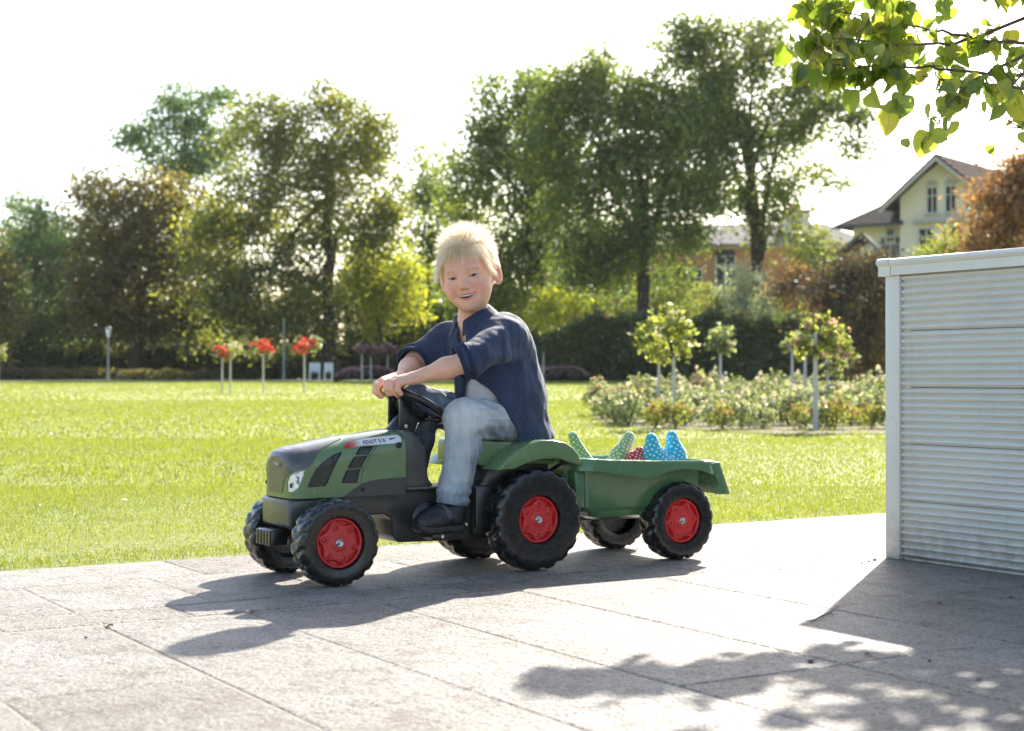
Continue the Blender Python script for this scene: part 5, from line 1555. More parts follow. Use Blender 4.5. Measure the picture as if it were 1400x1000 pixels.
def smile(x): return -.0580 + 7.5 * x * x         # height of the mouth line
def head_sd(q):
    q = q.copy(); q[:, 0] = q[:, 0] * (1 + 3.6 * np.clip(-.035 - q[:, 2], 0, .08))
    x = q[:, 0]; ax = np.abs(x); m = q.copy(); m[:, 0] = ax
    d = sd_ell(q, (0, .014, .022), (.0690, .090, .080))
    d = smin(d, sd_ell(q, (0, -.018, -.028), (.0575, .063, .0705)), .03)
    d = smin(d, sd_ell(m, (.0335, -.041, -.043), (.0265, .032, .0255)), .022)
    d = smin(d, sd_ell(q, (0, -.055, -.0815), (.020, .021, .0155)), .026)
    d = smin(d, sd_ell(m, (.026, -.018, -.060), (.018, .034, .022)), .03)
    # brow and eye hollows
    d = smin(d, sd_cap(m, (.010, -.078, .007), (.040, -.064, .009), .008), .018)
    d = smax(d, -sd_ell(m, (.0285, -.088, -.0080), (.0165, .0130, .0085)), .014)
    # nose
    d = smin(d, sd_cap(q, (0, -.076, -.006), (0, -.0895, -.0325), .0035, .0078), .012)
    d = smin(d, sd_ell(m, (.0098, -.0825, -.0360), (.0062, .0085, .0056)), .007)
    d = smax(d, -sd_ell(m, (.0052, -.0875, -.0420), (.0030, .0040, .0026)), .003)
    # lids over the eyeball, then the narrow opening
    lid = sd_ell(m, (.0285, -.0655, -.0085), (.0150, .0125, .0110))
    d = smin(d, lid, .006)
    ex = (ax - .0285)
    up = .0027 - 19 * ex * ex; lo = -.0019 + 12 * ex * ex
    z = q[:, 2] + .0085 - .10 * ex
    slit = np.maximum(np.maximum(z - up, lo - z), np.abs(ex) - .0128)
    slit = np.maximum(slit, q[:, 1] + .062)
    d = smax(d, -slit, .0016)
    # mouth: two lips round an open crescent
    zm = smile(x)
    fy = -.0765 + 9.0 * x * x
    for off, r in ((.0046, .0025), (-.0084, .0044)):
        c = np.stack([np.zeros_like(x), q[:, 1] - (fy + .0016), q[:, 2] - (zm + off * np.clip(1 - (ax / .0275) ** 2, 0, 1))], 1)
        tor = np.linalg.norm(c, axis=1) - r * np.clip(1.15 - (ax / .027) ** 2, .15, 1)
        tor = np.maximum(tor, ax - .027)
        d = smin(d, tor, .006)
    w = np.clip(1 - (ax / .0238) ** 2, 0, 1)
    op = np.maximum(q[:, 2] - (zm + .0026 * w), (zm - .0058 * w) - q[:, 2])
    op = np.maximum(np.maximum(op, ax - .0238), q[:, 1] + .060)
    d = smax(d, -op, .002)
    # dimpled chin line and cheeks beside the mouth
    d = smax(d, -sd_ell(m, (.033, -.077, -.056), (.003, .006, .010)), .008)
    d = smax(d, -sd_cap(m, (.0165, -.0815, -.034), (.0315, -.0725, -.0585), .0022), .009)      # smile folds
    # ears
    em = rotm(0, 0, R(-22))
    ear = sd_ell(m, (.0745, .008, -.012), (.0085, .0185, .0290), em)
    ear = smax(ear, -sd_ell(m, (.0810, .001, -.010), (.0065, .0110, .0190), em), .004)
    d = smin(d, ear, .006)
    return d

B_NECK = [(.196, -.004, .690), tuple(from_head((0, .012, -.055)))]
SH_N, EL_N, WR_N = (.262, -.095, .655), (.098, -.148, .578), (-.022, -.072, .534)
SH_F, EL_F, WR_F = (.178, .085, .650), (.092, .138, .580), (.004, .058, .536)
def hand_sd(P, wr, kn, ddir, curl, thumb):
    "kn: four knuckles, little finger first"
    d = None
    wr = np.array(wr)
    for i, k in enumerate(kn):
        k = np.array(k)
        e = sd_cap(P, wr + (k - wr) * .12 + np.array([0, (i - 1.5) * .006, 0]), k, .0135, .0095)
        d = e if d is None else smin(d, e, .010)
    for i, k in enumerate(kn):
        k = np.array(k); ln = (.82, .98, 1.05, .95)[i]
        m = k + np.array(curl[0]) * ln; t = m + np.array(curl[1]) * ln; e = t + np.array(curl[2]) * ln
        f = sd_chain(P, [k - np.array(curl[0]) * .2, m, t, e], [.0088, .0083, .0077, .0068], .003)
        d = smin(d, f, .0028)
    f = sd_chain(P, thumb, [.0100, .0088, .0080, .0066], .004)
    return smin(d, f, .006)
KN_N = [(-.058, -.082, .523), (-.066, -.068, .529), (-.070, -.054, .531), (-.069, -.040, .528)]
KN_F = [(-.058, .038, .519), (-.070, .026, .525), (-.078, .013, .526), (-.080, .000, .521)]
def body_sd(P):
    q = to_head(P)
    d = head_sd(q) * HS
    d = smin(d, sd_cap(P, B_NECK[0], B_NECK[1], .040, .038), .02)
    d = smin(d, sd_ell(P, (.228, -.004, .640), (.066, .084, .056)), .030)
    d = smin(d, sd_cap(P, (.240, -.005, .62), (.300, 0, .44), .070, .074), .03)
    for s, e, w in ((SH_N, EL_N, WR_N), (SH_F, EL_F, WR_F)):
        d = smin(d, sd_cap(P, s, e, .036, .031), .02)
        e2 = np.array(e) + (np.array(w) - np.array(e)) * .4
        d = smin(d, sd_chain(P, [e, tuple(e2), w], [.0295, .0268, .0172], .02), .012)
    hn = hand_sd(P, WR_N, KN_N, None, [(-.020, .001, -.006), (-.004, .001, -.019), (.012, .001, -.013)],
                 [(-.030, -.050, .528), (-.038, -.030, .515), (-.042, -.014, .502), (-.044, -.002, .494)])
    hf = hand_sd(P, WR_F, KN_F, None, [(-.019, -.002, -.009), (-.002, -.001, -.019), (.014, 0, -.012)],
                 [(-.026, .036, .524), (-.034, .020, .508), (-.036, .008, .494), (-.034, .0, .484)])
    d = smin(d, np.minimum(hn, hf), .008)
    return d

def body_colour(V):
    q = to_head(V); x, y, z = q.T; ax = np.abs(x)
    n = len(V)
    skin = np.array([.80, .475, .325]); C = np.tile(skin, (n, 1))
    def blend(w, c):
        w = np.clip(w, 0, 1)[:, None]; C[:] = C * (1 - w) + np.array(c) * w
    face = (y < -.02)
    blend(.65 * np.exp(-(((ax - .037) / .020) ** 2 + ((z + .036) / .018) ** 2)) * face, (.78, .31, .22))       # cheeks
    blend(.35 * np.exp(-((x / .012) ** 2 + ((z + .032) / .010) ** 2)) * face, (.70, .33, .25))
    ear = np.exp(-(((ax - .077) / .010) ** 2 + ((y - .008) / .02) ** 2 + ((z + .011) / .03) ** 2))
    blend(.75 * ear, (.82, .30, .17))  # orange glow of backlit ears, painted into the skin colour
    zm = smile(x); w = np.clip(1 - (ax / .0275) ** 2, 0, 1)
    lipd = np.minimum(np.abs(z - (zm + .0044 * w)) - .0026 * (.35 + .65 * w), np.abs(z - (zm - .0086 * w)) - .0042 * (.3 + .7 * w))
    lipd = np.maximum(lipd, ax - .0275)
    blend(np.clip(-lipd / .0012, 0, 1) * (y < -.055) * (w > 0) * .9, (.60, .19, .165))
    inside = (y > -.0715 + 9 * x * x) & (np.abs(z - zm + .0025) < .009 * w + .0005) & (ax < .0238) & (y < -.05)
    blend(inside * 1.0, (.22, .045, .04))
    # lash line and fair brows
    ex = ax - .0285; zz = z + .0085 - .10 * ex
    lash = np.exp(-((zz - (.0034 - 19 * ex * ex)) / .0013) ** 2) * (np.abs(ex) < .0135) * (y < -.055)
    blend(.85 * lash, (.10, .055, .04))
    lash2 = np.exp(-((zz - (-.0025 + 12 * ex * ex)) / .0011) ** 2) * (np.abs(ex) < .0125) * (y < -.055)
    blend(.45 * lash2, (.30, .15, .11))
    brow = np.exp(-((z - (.0095 - 10 * (ex + .002) ** 2)) / .0024) ** 2) * (np.abs(ex) < .017) * (y < -.05)
    blend(.55 * brow, (.46, .27, .13))
    return C
V, F = surface_nets(body_sd, (-.13, -.215, .40), (.42, .20, .98), .0019, 1)
body = link('body', fast_mesh('body', V, F, True, vcol=body_colour(V)), M_SKIN, person)
print('body', len(V))
for sx in (-1, 1):
    m = MB().lathe([(.0001, -.0125)] + [(.0125 * math.sin(q), -.0125 * math.cos(q)) for q in np.linspace(.15, 3.0, 14)] + [(.0001, .0125)], 24)
    e = m.build('eyeball', M_EYE, person)
    e.data.transform(Matrix.Rotation(R(90), 4, 'X'))
    p = from_head((sx * .0285, -.0648, -.0082)); gaze = Matrix.Rotation(-TH, 3, 'Z') @ Matrix.Rotation(R(-4), 3, 'Z')
    e.matrix_local = Matrix.Translation(p) @ gaze.to_4x4() @ Matrix.Scale(HS, 4)
# upper teeth: one small block each
for i in range(-3, 4):
    x = i * .0060; s = 1 - .05 * abs(i)
    p = from_head((x, -.0725 + 9 * x * x, smile(x) + .0014))
    m = MB().box((0, 0, 0), (.0059 * HS, .004, .0064 * s * HS)).build('tooth', M_TOOTH, person, .0013, 2)
    m.matrix_local = Matrix.Translation(p) @ (HRm @ Matrix.Rotation(math.atan(18 * x), 3, 'Z')).to_4x4()

# ---- hair: short strands combed from the crown, longer and upright on top
def scalp(d):
    "scalp point in head space along direction d"
    lo = np.full(len(d), .04); hi = np.full(len(d), .14)
    for _ in range(22):
        mid = (lo + hi) / 2; s = head_sd(d * mid[:, None] + np.array([0, .012, .01])); ins = s < 0
        lo = np.where(ins, mid, lo); hi = np.where(ins, hi, mid)
    return d * lo[:, None] + np.array([0, .012, .01])
def hair():
    n = 24000
    d = rng.normal(size=(n, 3)); d /= np.linalg.norm(d, axis=1)[:, None]
    P = scalp(d)
    x, y, z = P.T
    line = np.where(y < -.02, .050 + .012 * np.cos(x * 55) - 30 * np.clip(np.abs(x) - .045, 0, 1) ** 1 * .045 * 20 * 0, 0)
    # hairline: forehead, temples in front of the ears, nape
    ok = np.where(y < -.030, z > .047 - 2.2 * np.clip(np.abs(x) - .044, 0, .1), np.where(y < .0, z > -.004 + .10 * (-y), z > -.018))
    ok &= ~((np.abs(x) > .058) & (y > -.010) & (y < .040) & (z < .022))
    P, d = P[ok], d[ok]; n = len(P); x, y, z = P.T
    up = np.clip((z - .045) / .045, 0, 1)
    front = np.clip((-y - .02) / .05, 0, 1)
    nrm = d.copy()
    # combing: down on the sides, forward and down at the fringe, up and tousled on top
    comb = np.stack([.25 * x / .07, -.35 - .4 * front + 0 * x, -1.1 + 0 * x], 1)
    top = np.stack([x / .07 * .55, -.15 - .15 * front + .5 * np.clip(y / .09, 0, 1), .9 + 0 * x], 1)
    part = 1 - np.exp(-((x + .020) / .010) ** 2) * front
    T = comb * (1 - up[:, None]) + top * up[:, None]
    swirl = np.stack([vnoise(P, 42, 1), vnoise(P, 42, 2), vnoise(P, 42, 3)], 1)
    L = .018 + .015 * up + .012 * front * (1 - up)
    L = L * np.where(up > .5, rng.uniform(.5, 1.5, n), rng.uniform(.65, 1.25, n))
    r1 = rng.normal(0, .20, (n, 3))
    D0 = nrm * (.55 + .6 * up[:, None]) + T * .55 + swirl * (.22 + .8 * up[:, None]) + r1
    D0 /= np.linalg.norm(D0, axis=1)[:, None]
    # fringe falls over the forehead
    fr = (front > .25) & (z < .088)
    K = 6
    pts = [P - nrm * .001]
    D = D0.copy()
    g = np.where(up > .6, .10, .55)[:, None] * np.array([0, -.05, -1.0])
    D = np.where(fr[:, None], nrm * .75 + np.stack([.55 * np.sign(x + .022) * np.clip(np.abs(x + .022) / .03, 0, 1) + .5 * vnoise(P, 70, 21), -.35 + 0 * x, -.15 + 0 * x], 1) + r1 * .7 + swirl * .25, D)
    D /= np.linalg.norm(D, axis=1)[:, None]
    L = np.where(fr, .043 * rng.uniform(.6, 1.2, n), L)
    for k in range(1, K):
        D = D + g * np.where(fr, .62, .28)[:, None] + rng.normal(0, .05, (n, 3)); D /= np.linalg.norm(D, axis=1)[:, None]
        q = pts[-1] + D * (L / (K - 1))[:, None]
        s = head_sd(q); push = np.clip(.003 - s, 0, .02)
        nn = q - np.array([0, .012, .01]); nn /= np.linalg.norm(nn, axis=1)[:, None]
        pts.append(q + nn * push[:, None])
    pts = np.stack(pts, 1)                        # n, K, 3
    W = .00042
    tang = pts[:, -1] - pts[:, 0]
    a = np.cross(tang, rng.normal(size=(n, 3))); a /= np.linalg.norm(a, axis=1)[:, None]
    b = np.cross(tang, a); b /= np.linalg.norm(b, axis=1)[:, None]
    Vs = []
    for k in range(K):
        w = W * (1.0, 1.0, .95, .8, .55, .12)[k]
        Vs += [pts[:, k] - a * w, pts[:, k] + a * w]
    Vs = np.stack(Vs, 1).reshape(-1, 3)
    base = (np.arange(n) * K * 2)[:, None]
    f = np.array([[k * 2, k * 2 + 1, k * 2 + 3, k * 2 + 2] for k in range(K - 1)])
    F = (base[:, :, None] + f[None]).reshape(-1, 4)
    tint = np.repeat(np.clip(.55 + .25 * vnoise(P, 60, 4) + rng.normal(0, .16, n) - .35 * (1 - part), 0, 1), len(f))
    V = np.array(HC) + (Vs * HS) @ HR.T
    # close-cropped under layer so that no bare scalp shows
    def cap_sd(Q):
        q = to_head(Q); s = head_sd(q)
        x, y, z = q.T
        lim = np.where(y < -.03, .052 - z, np.where(y < .0, .004 - z, -.014 - z))
        ear = .015 - np.linalg.norm((np.stack([np.abs(x), y, z], 1) - np.array([.076, .009, -.012])) / np.array([1.6, 1.8, 2.6]), axis=1)
        return np.maximum(np.maximum(np.maximum(s - .0035, lim), ear), -s - .004) * HS
    V2, F2 = surface_nets(cap_sd, HC - .14, HC + .15, .003, 1)
    o = len(V)
    V = np.concatenate([V, V2]); F = np.concatenate([F, F2 + o]); tint = np.concatenate([tint, np.clip(.5 + .2 * vnoise(V2[F2[:, 0]], 90, 6), 0, 1)])
    h = link('hair', fast_mesh('hair', V, F, True, tint=tint), M_HAIR, person)
hair()

# ---- clothes
def fold(P, seed=0, amp=.0035):
    return amp * (vnoise(P * np.array([1, 1, .55]), 26, seed) + .5 * vnoise(P * np.array([1, 1, .6]), 55, seed + 3))
AX0, AX1 = np.array((.236, -.006, .672)), np.array((.325, -.004, .36))
def torso_sd(P, grow=0.0):
    d = sd_ell(P, (.236, -.006, .640), (.088 + grow, .108 + grow, .070 + grow))
    d = smin(d, sd_cap(P, (.245, -.008, .60), (.278, -.008, .49), .100 + grow, .114 + grow), .05)
    d = smin(d, sd_cap(P, (.285, -.045, .630), (.318, -.030, .50), .078 + grow, .088 + grow), .05)
    d = smin(d, sd_cap(P, (.285, -.012, .48), (.322, -.020, .35), .112 + grow, .122 + grow), .04)
    return d
def sleeves_sd(P, grow=0.0):
    d = None
    for s, e in ((SH_N, EL_N), (SH_F, EL_F)):
        c = sd_cap(P, s, e, .047 + grow, .046 + grow)
        w = WR_N if e is EL_N else WR_F
        c = smin(c, sd_cap(P, e, tuple(np.array(e) + (np.array(w) - np.array(e)) * .45), .046 + grow, .046 + grow), .01)
        d = c if d is None else np.minimum(d, c)
    return d
def cut_elbow(P):
    out = None
    for s, e, w in ((SH_N, EL_N, WR_N), (SH_F, EL_F, WR_F)):
        e, w, s = np.array(e), np.array(w), np.array(s)
        n = (e - s) / np.linalg.norm(e - s); n2 = (w - e) / np.linalg.norm(w - e); nn = n * .65 + n2 * .35; nn /= np.linalg.norm(nn)
        pl = (P - e) @ nn - .004
        near = np.linalg.norm(P - e, axis=1) - .085
        c = np.maximum(pl, near)
        c = np.maximum(pl, near)                  # only cuts close to that elbow
        out = -c if out is None else np.maximum(out, -c)
        # -c>0 outside region -> combine as intersection of complements below
    return out
FOLDS = []
def ridge(P, pts, r):
    return sd_chain(P, pts, [r] * len(pts), .01)
def shirt_outer(P):
    d = smin(torso_sd(P), sleeves_sd(P), .028)
    # pulled folds: armpit to cuff, shoulder to hem, across the back
    for pts, r in (([(.275, -.118, .600), (.205, -.158, .592), (.140, -.180, .588)], .009), ([(.285, -.116, .575), (.290, -.120, .50), (.300, -.128, .42)], .008),
                   ([(.330, -.080, .600), (.345, -.090, .53), (.350, -.105, .45)], .009), ([(.225, -.098, .560), (.235, -.116, .48), (.265, -.128, .40)], .008),
                   ([(.250, -.120, .680), (.180, -.155, .640), (.130, -.174, .612)], .008), ([(.340, -.03, .60), (.375, -.03, .52), (.400, -.04, .44)], .009)):
        d = smin(d, ridge(P, pts, r), .03)
    d = d + fold(P, 1, .0042)
    return d
def shirt_sd(P):
    o = shirt_outer(P)
    d = np.maximum(o, -(o + .0055))
    # sleeve ends
    for s, e, w in ((SH_N, EL_N, WR_N), (SH_F, EL_F, WR_F)):
        e, w, s = np.array(e), np.array(w), np.array(s)
        n = (e - s) / np.linalg.norm(e - s); n2 = (w - e) / np.linalg.norm(w - e); nn = n * .25 + n2 * .75; nn /= np.linalg.norm(nn); e = e + n2 * .016
        d = np.maximum(d, -np.maximum(-((P - e) @ nn - .002), np.linalg.norm(P - (e + nn * .05), axis=1) - .080))
    # neck opening, the gap of the front edges and the hem
    op = sd_cap(P, (.190, -.010, .740), (.172, -.022, .695), .050, .028)
    flat = P * np.array([0, 1.0, 1.0])                  # the narrow slit below the throat
    sl = sd_chain(flat, [(0, -.018, .715), (0, -.037, .650), (0, -.052, .600)], [.030, .0135, .012], .01)
    op = np.minimum(op, np.maximum(sl, P[:, 0] - .205))
    op = np.minimum(op, sd_chain(P, [(.142, -.052, .600), (.130, -.058, .565), (.130, -.066, .515), (.158, -.085, .450), (.195, -.100, .36)], [.013, .024, .042, .066, .085], .01))
    d = smax(d, -op, .003)
    hem = P[:, 2] - (.350 + .10 * np.clip(P[:, 0] - .30, -.2, .2) + .004 * np.sin(P[:, 1] * 60) + .25 * np.clip(P[:, 1] - .02, 0, .2))
    d = np.maximum(d, -hem)
    return d
V, F = surface_nets(shirt_sd, (.0, -.24, .33), (.47, .22, .77), .0023, 1)
def bone_uv(me, V):
    bones = [(np.array(SH_N), np.array(EL_N)), (np.array(SH_F), np.array(EL_F))]
    n = len(me.polygons); tot = 4
    li = np.empty(len(me.loops), int); me.loops.foreach_get('vertex_index', li)
    P = V[li].reshape(n, 4, 3); C = P.mean(1)
    uv = np.zeros((n, 4, 2))
    t = torso_sd(C); dn = [sd_cap(C, a + (b - a) * .18, b, .047, .046) for a, b in bones]
    which = np.argmin(np.stack([t] + dn, 1), 1)
    for k, (a, b) in enumerate([(AX0, AX1)] + bones):
        m = which == k
        d = (b - a) / np.linalg.norm(b - a); e1 = np.cross(d, [0, 1.0, 0] if abs(d[1]) < .7 else [1.0, 0, 0]); e1 /= np.linalg.norm(e1); e2 = np.cross(d, e1)
        q = P[m] - a
        ang = np.arctan2(q @ e2, q @ e1); ref = ang[:, :1]
        ang = ref + (ang - ref + np.pi) % (2 * np.pi) - np.pi
        uv[m, :, 0] = ang * (.105 if k == 0 else .047); uv[m, :, 1] = q @ d
    me.uv_layers.new(name='UVMap').data.foreach_set('uv', uv.reshape(-1))
me = fast_mesh('shirt', V, F, True); bone_uv(me, V)
shirt = link('shirt', me, M_SHIRT, person)
print('shirt', len(V))
# rolled cuffs
for s, e, w in ((SH_N, EL_N, WR_N), (SH_F, EL_F, WR_F)):
    e, w, s = np.array(e), np.array(w), np.array(s)
    n = (e - s) / np.linalg.norm(e - s); n2 = (w - e) / np.linalg.norm(w - e); nn = n * .25 + n2 * .75; nn /= np.linalg.norm(nn); e = e + n2 * .016
    cen = e - nn * .006
    def cuff(P, cen=cen, nn=nn):
        p = P - cen; h = p @ nn; rad = np.linalg.norm(p - h[:, None] * nn, axis=1)
        R0 = .0485 + .0025 * np.sin(h * 260) + .0022 * vnoise(P, 60, 5)
        d = np.abs(rad - R0) - .0038
        return smax(d, np.abs(h + .006) - .019, .004)
    V, F = surface_nets(cuff, cen - .085, cen + .085, .0026, 1)
    link('rolled_cuff', fast_mesh('rolled_cuff', V, F, True), M_CUFF, shirt)
# collar: a folded band round the neck, open in front
def collar_sd(P):
    c = np.array((.203, -.006, .700)); M = rotm(R(2), R(-20), R(0))
    p = (P - c) @ M
    ang = np.arctan2(p[:, 1], -p[:, 0])           # 0 = towards the chest
    rad = np.hypot(p[:, 0] * .95, p[:, 1]); h = p[:, 2]
    dip = .020 * np.exp(-(ang / .9) ** 2)
    h = h + dip
    stand = np.maximum(np.abs(rad - (.050 - .15 * h)) - .0028, np.abs(h - .006) - .022)
    fall = np.maximum(np.abs(rad - (.0655 - .62 * (h - .002))) - .003, np.abs(h - .008) - .0195)
    d = np.minimum(stand, fall) + .0012 * vnoise(P, 50, 8)
    gap = .30 - np.abs(ang + .15)
    return np.maximum(d, gap * .05)
V, F = surface_nets(collar_sd, (.10, -.11, .63), (.31, .10, .77), .0021, 1)
me = fast_mesh('collar', V, F, True); box_uv(me)
link('collar', me, M_SHIRT, shirt)
# shirt buttons and cuff tab
for p in ((.150, -.1085, .560), (.176, -.121, .500), (.212, -.128, .445)):
    b = MB().lathe([(.0048, -.001), (.0048, .0012), (.0035, .0018), (.0001, .0012)], 12).build('button', M_BUTTON, shirt)
    b.location = p; b.rotation_euler = Vector((-.75, -.65, 0)).to_track_quat('Z', 'Y').to_euler()
# white t-shirt under it
def tee(P):
    d = smin(sd_ell(P, (.224, -.006, .61), (.066, .082, .05)), sd_cap(P, (.230, -.008, .59), (.272, -.008, .44), .076, .096), .04) + fold(P, 9, .003)
    d = np.maximum(d, P[:, 2] - .622 + 0 * d)
    return np.maximum(d, .415 - P[:, 2])
V, F = surface_nets(tee, (.08, -.12, .40), (.44, .12, .66), .0032, 1)
link('t_shirt', fast_mesh('t_shirt', V, F, True), M_TEE, person)

# jeans
HIP_N, KN_N_, AN_N = (.305, -.062, .410), (.112, -.106, .424), (.070, -.122, .205)
HIP_F, KN_F_, AN_F = (.305, .055, .412), (.070, .085, .462), (.046, .100, .205)
def jeans_sd(P):
    d = sd_ell(P, (.310, -.004, .425), (.092, .104, .066))
    legs = None
    for h, k, a in ((HIP_N, KN_N_, AN_N), (HIP_F, KN_F_, AN_F)):
        th = sd_cap(P, h, k, .064, .050); m = np.array(k) * .62 + np.array(a) * .38 + np.array([.010, 0, 0])
        sh = sd_chain(P, [k, tuple(m), a], [.052, .0475, .0455], .02)
        l = smin(th, sh, .024)
        legs = l if legs is None else np.minimum(legs, l)
    d = smin(d, legs, .03)
    # gathers behind the knee and over the shoe
    for k, a, seed in ((np.array(KN_N_), np.array(AN_N), 0), (np.array(KN_F_), np.array(AN_F), 4)):
        tt = (P - k) @ (a - k) / ((a - k) @ (a - k))
        w = np.exp(-((tt - .95) / .16) ** 2); near = np.linalg.norm(P - (k + a) / 2, axis=1) < .16
        d = d + near * w * .0030 * np.sin(tt * 46 + 3.0 * vnoise(P, 22, seed))
        w2 = np.exp(-((tt - .10) / .16) ** 2) * np.clip((P[:, 0] - k[0] + .01) / .03, 0, 1)
        d = d + near * w2 * .0045 * np.sin(tt * 34 + P[:, 0] * 60 + 2 * vnoise(P, 20, seed + 1))
    tk = np.clip((P[:, 0] - .12) / .15, 0, 1)
    d = d + .0035 * tk * (1 - tk) * 4 * np.sin(P[:, 0] * 120 + P[:, 2] * 160 + 3 * vnoise(P, 18, 7))
    d = d + fold(P, 12, .0022)
    hem = P[:, 2] - (.187 - .18 * np.clip(P[:, 0] - .075, -.06, .06))
    solid = np.maximum(d, -hem)
    # hollow trouser ends
    hol = np.maximum(d + .006, (P[:, 2] - .23))
    d = np.maximum(solid, -hol)
    return np.maximum(d, P[:, 2] - (.475 + .12 * np.clip(.3 - P[:, 0], 0, .2)) if False else P[:, 2] - .53)
V, F = surface_nets(jeans_sd, (.0, -.20, .16), (.44, .18, .54), .0025, 1)
x, y, z = V.T
fade = np.full(len(V), .60)
fade += .40 * np.exp(-(((x - .11) / .05) ** 2 + ((z - .44) / .07) ** 2))              # worn knees
fade += .20 * np.exp(-((x - .20) / .09) ** 2) * (z > .42)
fade += .16 * np.exp(-(((x - .045) / .03) ** 2 + ((z - .33) / .09) ** 2))
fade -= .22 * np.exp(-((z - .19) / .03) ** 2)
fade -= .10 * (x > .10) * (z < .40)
fade -= .50 * (y > .02)                                                                   # the far leg is set darker
fade += .12 * vnoise(V, 30, 3) + .06 * vnoise(V, 80, 5)
col = np.repeat(np.clip(fade, 0, 1)[:, None], 3, 1)
jeans = link('jeans', fast_mesh('jeans', V, F, True, vcol=col), M_DENIM, person)
# waistband, side seam and hem seams
def project(p, d, it=30):
    p = np.array(p, float); d = np.array(d, float); d /= np.linalg.norm(d)
    for _ in range(it):
        s = float(jeans_sd(p[None])[0]); p = p - d * s * .8
        if abs(s) < 2e-4: break
    return p
def seam(pts, dirs, name='seam', r=.0007, n=26):
    pts = [Vector(p) for p in pts]; out = []
    for i in range(n):
        t = i / (n - 1) * (len(pts) - 1); k = min(int(t), len(pts) - 2); f = t - k
        p = pts[k].lerp(pts[k + 1], f); d = Vector(dirs[k]).lerp(Vector(dirs[k + 1]), f)
        q = project(p + d.normalized() * .07, d); out.append(Vector(q) + d.normalized() * r * .35)
    MB().tube(out, r, 5).build(name, M_STITCH, jeans)
seam([KN_N_, (.098, -.115, .32), AN_N], [(.25, -1, .1), (.25, -1, 0), (.25, -1, 0)])
seam([(.29, -.065, .43), (.2, -.09, .42), KN_N_], [(0, -.8, .6), (0, -.8, .6), (.2, -.9, .4)])
seam([(.29, .045, .43), (.19, .065, .44), (.100, .075, .462)], [(0, -.5, .9), (0, -.5, .9), (0, -.5, .9)])
def waist(P):
    c = np.array((.285, -.004, .470)); M = rotm(0, R(-18), 0); p = (P - c) @ M
    rad = np.hypot(p[:, 0] / 1.0, p[:, 1] * .96)
    return np.maximum(np.abs(rad - .1025) - .003, np.abs(p[:, 2]) - .014) + .001 * vnoise(P, 60, 3)
V, F = surface_nets(waist, (.16, -.13, .40), (.45, .13, .54), .003, 1)
link('waistband', fast_mesh('waistband', V, F, True, vcol=np.full((len(V), 3), .5)), M_DENIM, jeans)

# shoes
def shoe(cx, cy, cz, yaw, side):
    sh = empty('shoe', (cx, cy, cz), yaw, person)         # local -x is the toe
    def upper(P):
        d = sd_chain(P, [(-.056, 0, .022), (-.020, 0, .028), (.022, 0, .036)], [.029, .034, .033], .02)
        d = smin(d, sd_cap(P, (.042, 0, .030), (.046, 0, .060), .032, .030), .02)
        d = smin(d, sd_cap(P, (.036, 0, .05), (.042, 0, .085), .031, .030), .02)
        d = np.maximum(d, .008 - P[:, 2]) + .0008 * vnoise(P, 90, 2)
        top = P[:, 2] - .066
        return smax(d, top, .006)
    V, F = surface_nets(upper, (-.095, -.05, .0), (.095, .05, .12), .0026, 1)
    link('upper', fast_mesh('upper', V, F, True), M_SHOE, sh)
    def sole(P):
        w = .027 + .006 * np.exp(-((P[:, 0] + .035) / .03) ** 2)
        q = np.maximum(np.abs(P[:, 0]) - .048, 0)
        d = np.hypot(np.maximum(np.abs(P[:, 0] + .004) - .050, 0), P[:, 1]) - (w + .006)
        zc = .004 + .012 * np.clip((-P[:, 0] - .045) / .04, 0, 1) ** 2
        tread = .0022 * (np.sin(P[:, 0] * 520) > .2) * (P[:, 2] < zc - .003)
        d = smax(d, np.abs(P[:, 2] - zc) - .0095 + tread, .004)
        return d
    V, F = surface_nets(sole, (-.105, -.05, -.02), (.105, .05, .04), .0022, 0)
    link('sole', fast_mesh('sole', V, F, True), M_SOLE, sh)
    for x0, zt, r in ((-.018, .030, .0318), (.006, .036, .0335)):
        m = MB(); n = 18; Vv = []
        for i in range(n + 1):
            q = R(-8 + 196 * i / n)
            for dx, dr in ((-.0085, 0), (-.0085, .0028), (.0085, .0028), (.0085, 0)):
                Vv.append((x0 + dx - .006 * math.sin(q), (r + dr) * math.cos(q), zt + (r + dr) * math.sin(q) * .93 - .0))
        Ff = [(i * 4 + j, i * 4 + (j + 1) % 4, i * 4 + 4 + (j + 1) % 4, i * 4 + 4 + j) for i in range(n) for j in range(4)] + [(0, 1, 2, 3), (n * 4 + 3, n * 4 + 2, n * 4 + 1, n * 4)]
        m.add(Vv, Ff); m.build('strap', M_STRAP, sh, .0008)
    MB().tube([(.075, -.016, .012), (.083, 0, .014), (.075, .016, .012)], .004, 8).build('heel_clip', M_SILVER, sh)
shoe(.022, -.140, .124, R(8), -1)
shoe(-.004, .128, .200, R(-4), 1)
